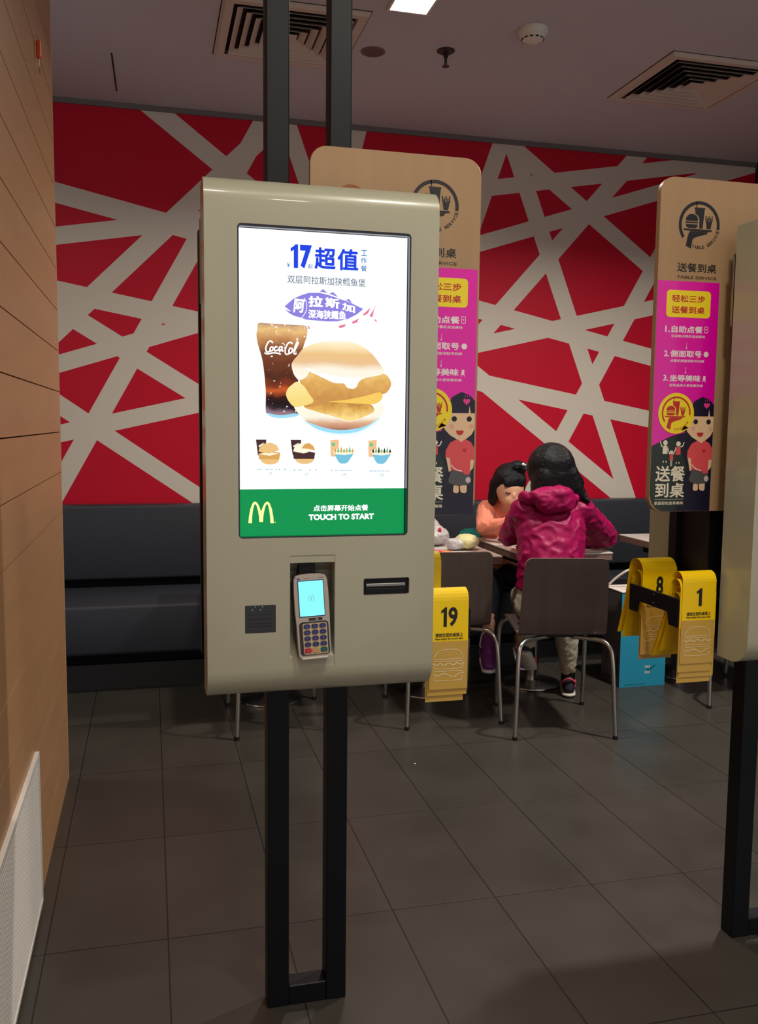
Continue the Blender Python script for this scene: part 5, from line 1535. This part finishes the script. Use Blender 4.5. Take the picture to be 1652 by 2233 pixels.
limb(bm, (1.80, 3.81, 1.02), 0.07, SH_R, 0.066); limb(bm, (1.80, 3.81, 1.02), 0.07, SH_L, 0.064)
limb(bm, SH_R, 0.072, EL_R, 0.062); limb(bm, EL_R, 0.062, WR_R, 0.042)
limb(bm, SH_L, 0.068, EL_L, 0.054); limb(bm, EL_L, 0.054, WR_L, 0.04)
hull(bm, [((1.757, 3.702, 0.625), (0.16, 0.12, 0.018)), ((1.757, 3.705, 0.665), (0.158, 0.118, 0.03))])
fuse('jacket', bm, M_jk, wm, 0.007, 4, (0.0075, 13))
bm = B()
hull(bm, [((1.70, 3.715, 1.045), (0.055, 0.05, 0.035)), ((1.79, 3.70, 1.055), (0.06, 0.05, 0.042)), ((1.725, 3.685, 0.995), (0.04, 0.035, 0.022))])
hull(bm, [((1.79, 3.70, 1.055), (0.06, 0.05, 0.04)), ((1.855, 3.735, 1.035), (0.03, 0.05, 0.03)), ((1.80, 3.68, 0.995), (0.05, 0.03, 0.02))])
hull(bm, [((1.72, 3.682, 0.985), (0.03, 0.025, 0.016)), ((1.80, 3.68, 0.99), (0.05, 0.025, 0.016)), ((1.735, 3.69, 1.03), (0.07, 0.04, 0.02))])
egg(bm, (1.66, 3.755, 1.03), (0.045, 0.06, 0.03), (0, 0.5, 0))
egg(bm, (1.88, 3.77, 1.025), (0.04, 0.06, 0.03), (0, -0.5, 0))
fuse('hood', bm, M_jk, wm, 0.006, 3, (0.006, 13))
bm = B()
egg(bm, (1.818, 3.855, 1.165), (0.112, 0.118, 0.122), (0.25, 0, 0))
hull(bm, [((1.82, 3.82, 1.14), (0.112, 0.09, 0.06)), ((1.825, 3.79, 1.06), (0.105, 0.06, 0.03))])
hull(bm, [((1.87, 3.82, 1.14), (0.066, 0.08, 0.06)), ((1.905, 3.79, 1.06), (0.046, 0.055, 0.03)), ((1.937, 3.765, 1.03), (0.022, 0.03, 0.022))])
limb(bm, (1.93, 3.77, 1.05), 0.028, (1.955, 3.735, 1.012), 0.012)
hull(bm, [((1.765, 3.82, 1.13), (0.055, 0.08, 0.06)), ((1.735, 3.80, 1.06), (0.04, 0.05, 0.03))])
for k in range(5):
    egg(bm, (1.924 + 0.012 * math.sin(k * 2.1), 3.79, 1.12 - 0.022 * k), (0.024, 0.026, 0.018))
fuse('hair', bm, M_hair, wm, 0.007, 14, (0.0016, 30))
bm = B()
hull(bm, [((1.757, 3.70, 0.535), (0.168, 0.118, 0.075)), ((1.757, 3.705, 0.62), (0.15, 0.11, 0.02))])
limb(bm, (1.695, 3.71, 0.535), 0.086, (1.79, 4.07, 0.515), 0.066); limb(bm, (1.79, 4.07, 0.515), 0.064, (1.785, 4.0, 0.30), 0.046)
limb(bm, (1.84, 3.71, 0.535), 0.088, (1.99, 4.05, 0.50), 0.066); limb(bm, (1.99, 4.05, 0.50), 0.064, (2.032, 4.06, 0.26), 0.057)
limb(bm, (2.032, 4.06, 0.26), 0.057, (2.042, 4.065, 0.135), 0.041)
fuse('trousers', bm, mat('khaki_cotton', rgb(176, 168, 146), rough=0.8), wm, 0.008, 4, (0.005, 20))
bm = B()
limb(bm, (2.044, 4.065, 0.14), 0.036, (2.047, 4.07, 0.08), 0.036)
limb(bm, (1.785, 3.997, 0.30), 0.037, (1.79, 4.0, 0.24), 0.037)
fuse('socks', bm, M_blk, wm, 0.006, 2)
M_navy = mat('navy_mesh_fabric', rgb(32, 28, 48), rough=0.7)
M_soleW = mat('white_sole', rgb(214, 206, 196), rough=0.5)
M_ptrim = mat('neon_pink_trim', rgb(240, 84, 104), rough=0.4)
shoe(wm, (2.022, 4.005, 0.002), (2.115, 4.225, 0.002), 0.088, 0.088, M_navy, M_soleW, M_ptrim)
shoe(wm, (1.745, 3.945, 0.265), (1.845, 4.07, 0.125), 0.085, 0.085, M_navy, M_soleW, M_ptrim, up=(0.25, 0.6, 0.75))

# ------------------------------------------------------------------ child facing the table
ch = thing('person', 'dark haired child in a peach top leaning face down over the table', 'person', (1.87, 4.65, 0))
bm = B()
egg(bm, (1.862, 4.445, 1.02), (0.072, 0.08, 0.095), (-0.45, 0.15, 0))
egg(bm, (1.853, 4.40, 0.965), (0.05, 0.045, 0.045))
egg(bm, (1.85, 4.362, 0.992), (0.0105, 0.012, 0.015))
egg(bm, (1.797, 4.465, 1.025), (0.009, 0.016, 0.024))
egg(bm, (1.93, 4.465, 1.03), (0.009, 0.016, 0.024))
limb(bm, (1.868, 4.56, 0.90), 0.04, (1.865, 4.47, 0.98), 0.036)
hull(bm, [((1.87, 4.74, 0.52), (0.12, 0.09, 0.07)), ((1.87, 4.60, 0.82), (0.11, 0.07, 0.07)), ((1.87, 4.57, 0.90), (0.10, 0.055, 0.03))])
SHc, ELc, WRc = (1.775, 4.565, 0.905), (1.712, 4.42, 0.822), (1.795, 4.285, 0.855)
SHd, ELd, WRd = (1.965, 4.565, 0.905), (2.03, 4.42, 0.822), (1.93, 4.28, 0.815)
limb(bm, SHc, 0.036, ELc, 0.03); limb(bm, ELc, 0.03, WRc, 0.022)
limb(bm, SHd, 0.036, ELd, 0.03); limb(bm, ELd, 0.03, WRd, 0.022)
hand(bm, WRc, (0.35, -0.4, 0.35), (0, -0.6, 0.8), 0.72, 0.6, 1)
hand(bm, WRd, (-0.7, -0.6, -0.2), (0, 0, 1), 0.72, 0.5, -1)
limb(bm, (1.82, 4.72, 0.53), 0.062, (1.76, 4.40, 0.52), 0.046); limb(bm, (1.76, 4.40, 0.52), 0.046, (1.672, 4.25, 0.235), 0.03)
limb(bm, (1.92, 4.72, 0.53), 0.062, (1.94, 4.40, 0.52), 0.046); limb(bm, (1.94, 4.40, 0.52), 0.046, (1.90, 4.36, 0.24), 0.03)
limb(bm, (1.672, 4.25, 0.235), 0.03, (1.64, 4.18, 0.19), 0.028); limb(bm, (1.90, 4.36, 0.24), 0.03, (1.88, 4.28, 0.19), 0.028)
fuse('body', bm, M_skin, ch, 0.006, 3)
bm = B()
for sx in (-1, 1):
    tube(bm, [(1.852 + sx * 0.042, 4.383, 1.009), (1.852 + sx * 0.029, 4.369, 1.005), (1.852 + sx * 0.017, 4.372, 1.009)], 0.0028, n=8)
obj('eyelids', bm, M_hair, ch, smooth=True)
bm = B()
tube(bm, [(1.834, 4.367, 0.962), (1.849, 4.36, 0.9605), (1.866, 4.366, 0.963)], 0.0034, n=8)
obj('lips', bm, mat('lip_pink', rgb(184, 92, 88), rough=0.45), ch, smooth=True)
M_pe = mat('peach_knit', rgb(244, 142, 112), rough=0.85, bump=0.25, bscale=120, sheen=0.2)
bm = B()
hull(bm, [((1.87, 4.72, 0.53), (0.135, 0.105, 0.06)), ((1.87, 4.63, 0.76), (0.125, 0.09, 0.08)), ((1.87, 4.575, 0.895), (0.12, 0.065, 0.04))])
limb(bm, SHc, 0.052, ELc, 0.047); limb(bm, ELc, 0.047, WRc, 0.034)
limb(bm, SHd, 0.052, ELd, 0.047); limb(bm, ELd, 0.047, WRd, 0.034)
limb(bm, (1.87, 4.57, 0.92), 0.055, (1.868, 4.545, 0.935), 0.05)
fuse('top', bm, M_pe, ch, 0.007, 5, (0.005, 16))
bm = B()
egg(bm, (1.87, 4.475, 1.07), (0.092, 0.092, 0.095), (-0.4, 0.1, 0))
hull(bm, [((1.80, 4.50, 1.04), (0.032, 0.05, 0.05)), ((1.795, 4.53, 0.965), (0.024, 0.035, 0.04))])
hull(bm, [((1.94, 4.50, 1.04), (0.03, 0.05, 0.05)), ((1.945, 4.53, 0.96), (0.024, 0.035, 0.04))])
hull(bm, [((1.865, 4.40, 1.075), (0.07, 0.03, 0.03)), ((1.86, 4.385, 1.045), (0.06, 0.018, 0.012))])
egg(bm, (1.905, 4.455, 1.135), (0.05, 0.05, 0.042))
fuse('hair', bm, M_hair, ch, 0.006, 4, (0.0012, 34))
bm = B()
for k in range(22):
    a = 2 * PI * k / 22
    r = 0.046 + 0.006 * math.sin(5 * a)
    egg(bm, (1.903 + r * math.cos(a), 4.43 + r * math.sin(a), 1.135 + 0.012 * math.cos(3 * a) + 0.01), (0.011, 0.011, 0.010))
fuse('hair_band', bm, mat('navy_scrunchie', rgb(30, 44, 58), rough=0.7, var=0.5, vscale=160), ch, 0.005, 2)
bm = B()
egg(bm, (1.902, 4.372, 1.158), (0.009, 0.007, 0.008))
egg(bm, (1.915, 4.374, 1.154), (0.005, 0.004, 0.005))
obj('hair_bead', bm, M_white, ch, smooth=True)
bm = B()
hull(bm, [((1.87, 4.74, 0.515), (0.132, 0.10, 0.062)), ((1.87, 4.70, 0.56), (0.13, 0.10, 0.03))])
limb(bm, (1.815, 4.72, 0.53), 0.07, (1.76, 4.40, 0.53), 0.058); limb(bm, (1.76, 4.40, 0.53), 0.056, (1.70, 4.30, 0.30), 0.042)
limb(bm, (1.925, 4.72, 0.53), 0.07, (1.94, 4.40, 0.53), 0.058); limb(bm, (1.94, 4.40, 0.53), 0.056, (1.905, 4.365, 0.27), 0.042)
fuse('trousers', bm, mat('navy_denim', rgb(18, 20, 34), rough=0.85), ch, 0.008, 4, (0.003, 24))
bm = B()
limb(bm, (1.70, 4.295, 0.295), 0.034, (1.668, 4.245, 0.235), 0.034)
fuse('socks', bm, mat('grey_green_sock', rgb(120, 122, 104), rough=0.9), ch, 0.006, 2)
M_pur = mat('purple_fabric', rgb(104, 34, 108), rough=0.6)
M_rim2 = mat('white_rubber', rgb(206, 198, 204), rough=0.5)
shoe(ch, (1.682, 4.275, 0.195), (1.625, 4.085, 0.115), 0.12, 0.10, M_pur, M_rim2, M_rim2, up=(-0.2, -0.6, 0.75))
shoe(ch, (1.905, 4.39, 0.17), (1.88, 4.24, 0.075), 0.09, 0.085, M_pur, M_rim2, M_rim2, up=(0, -0.5, 0.8))
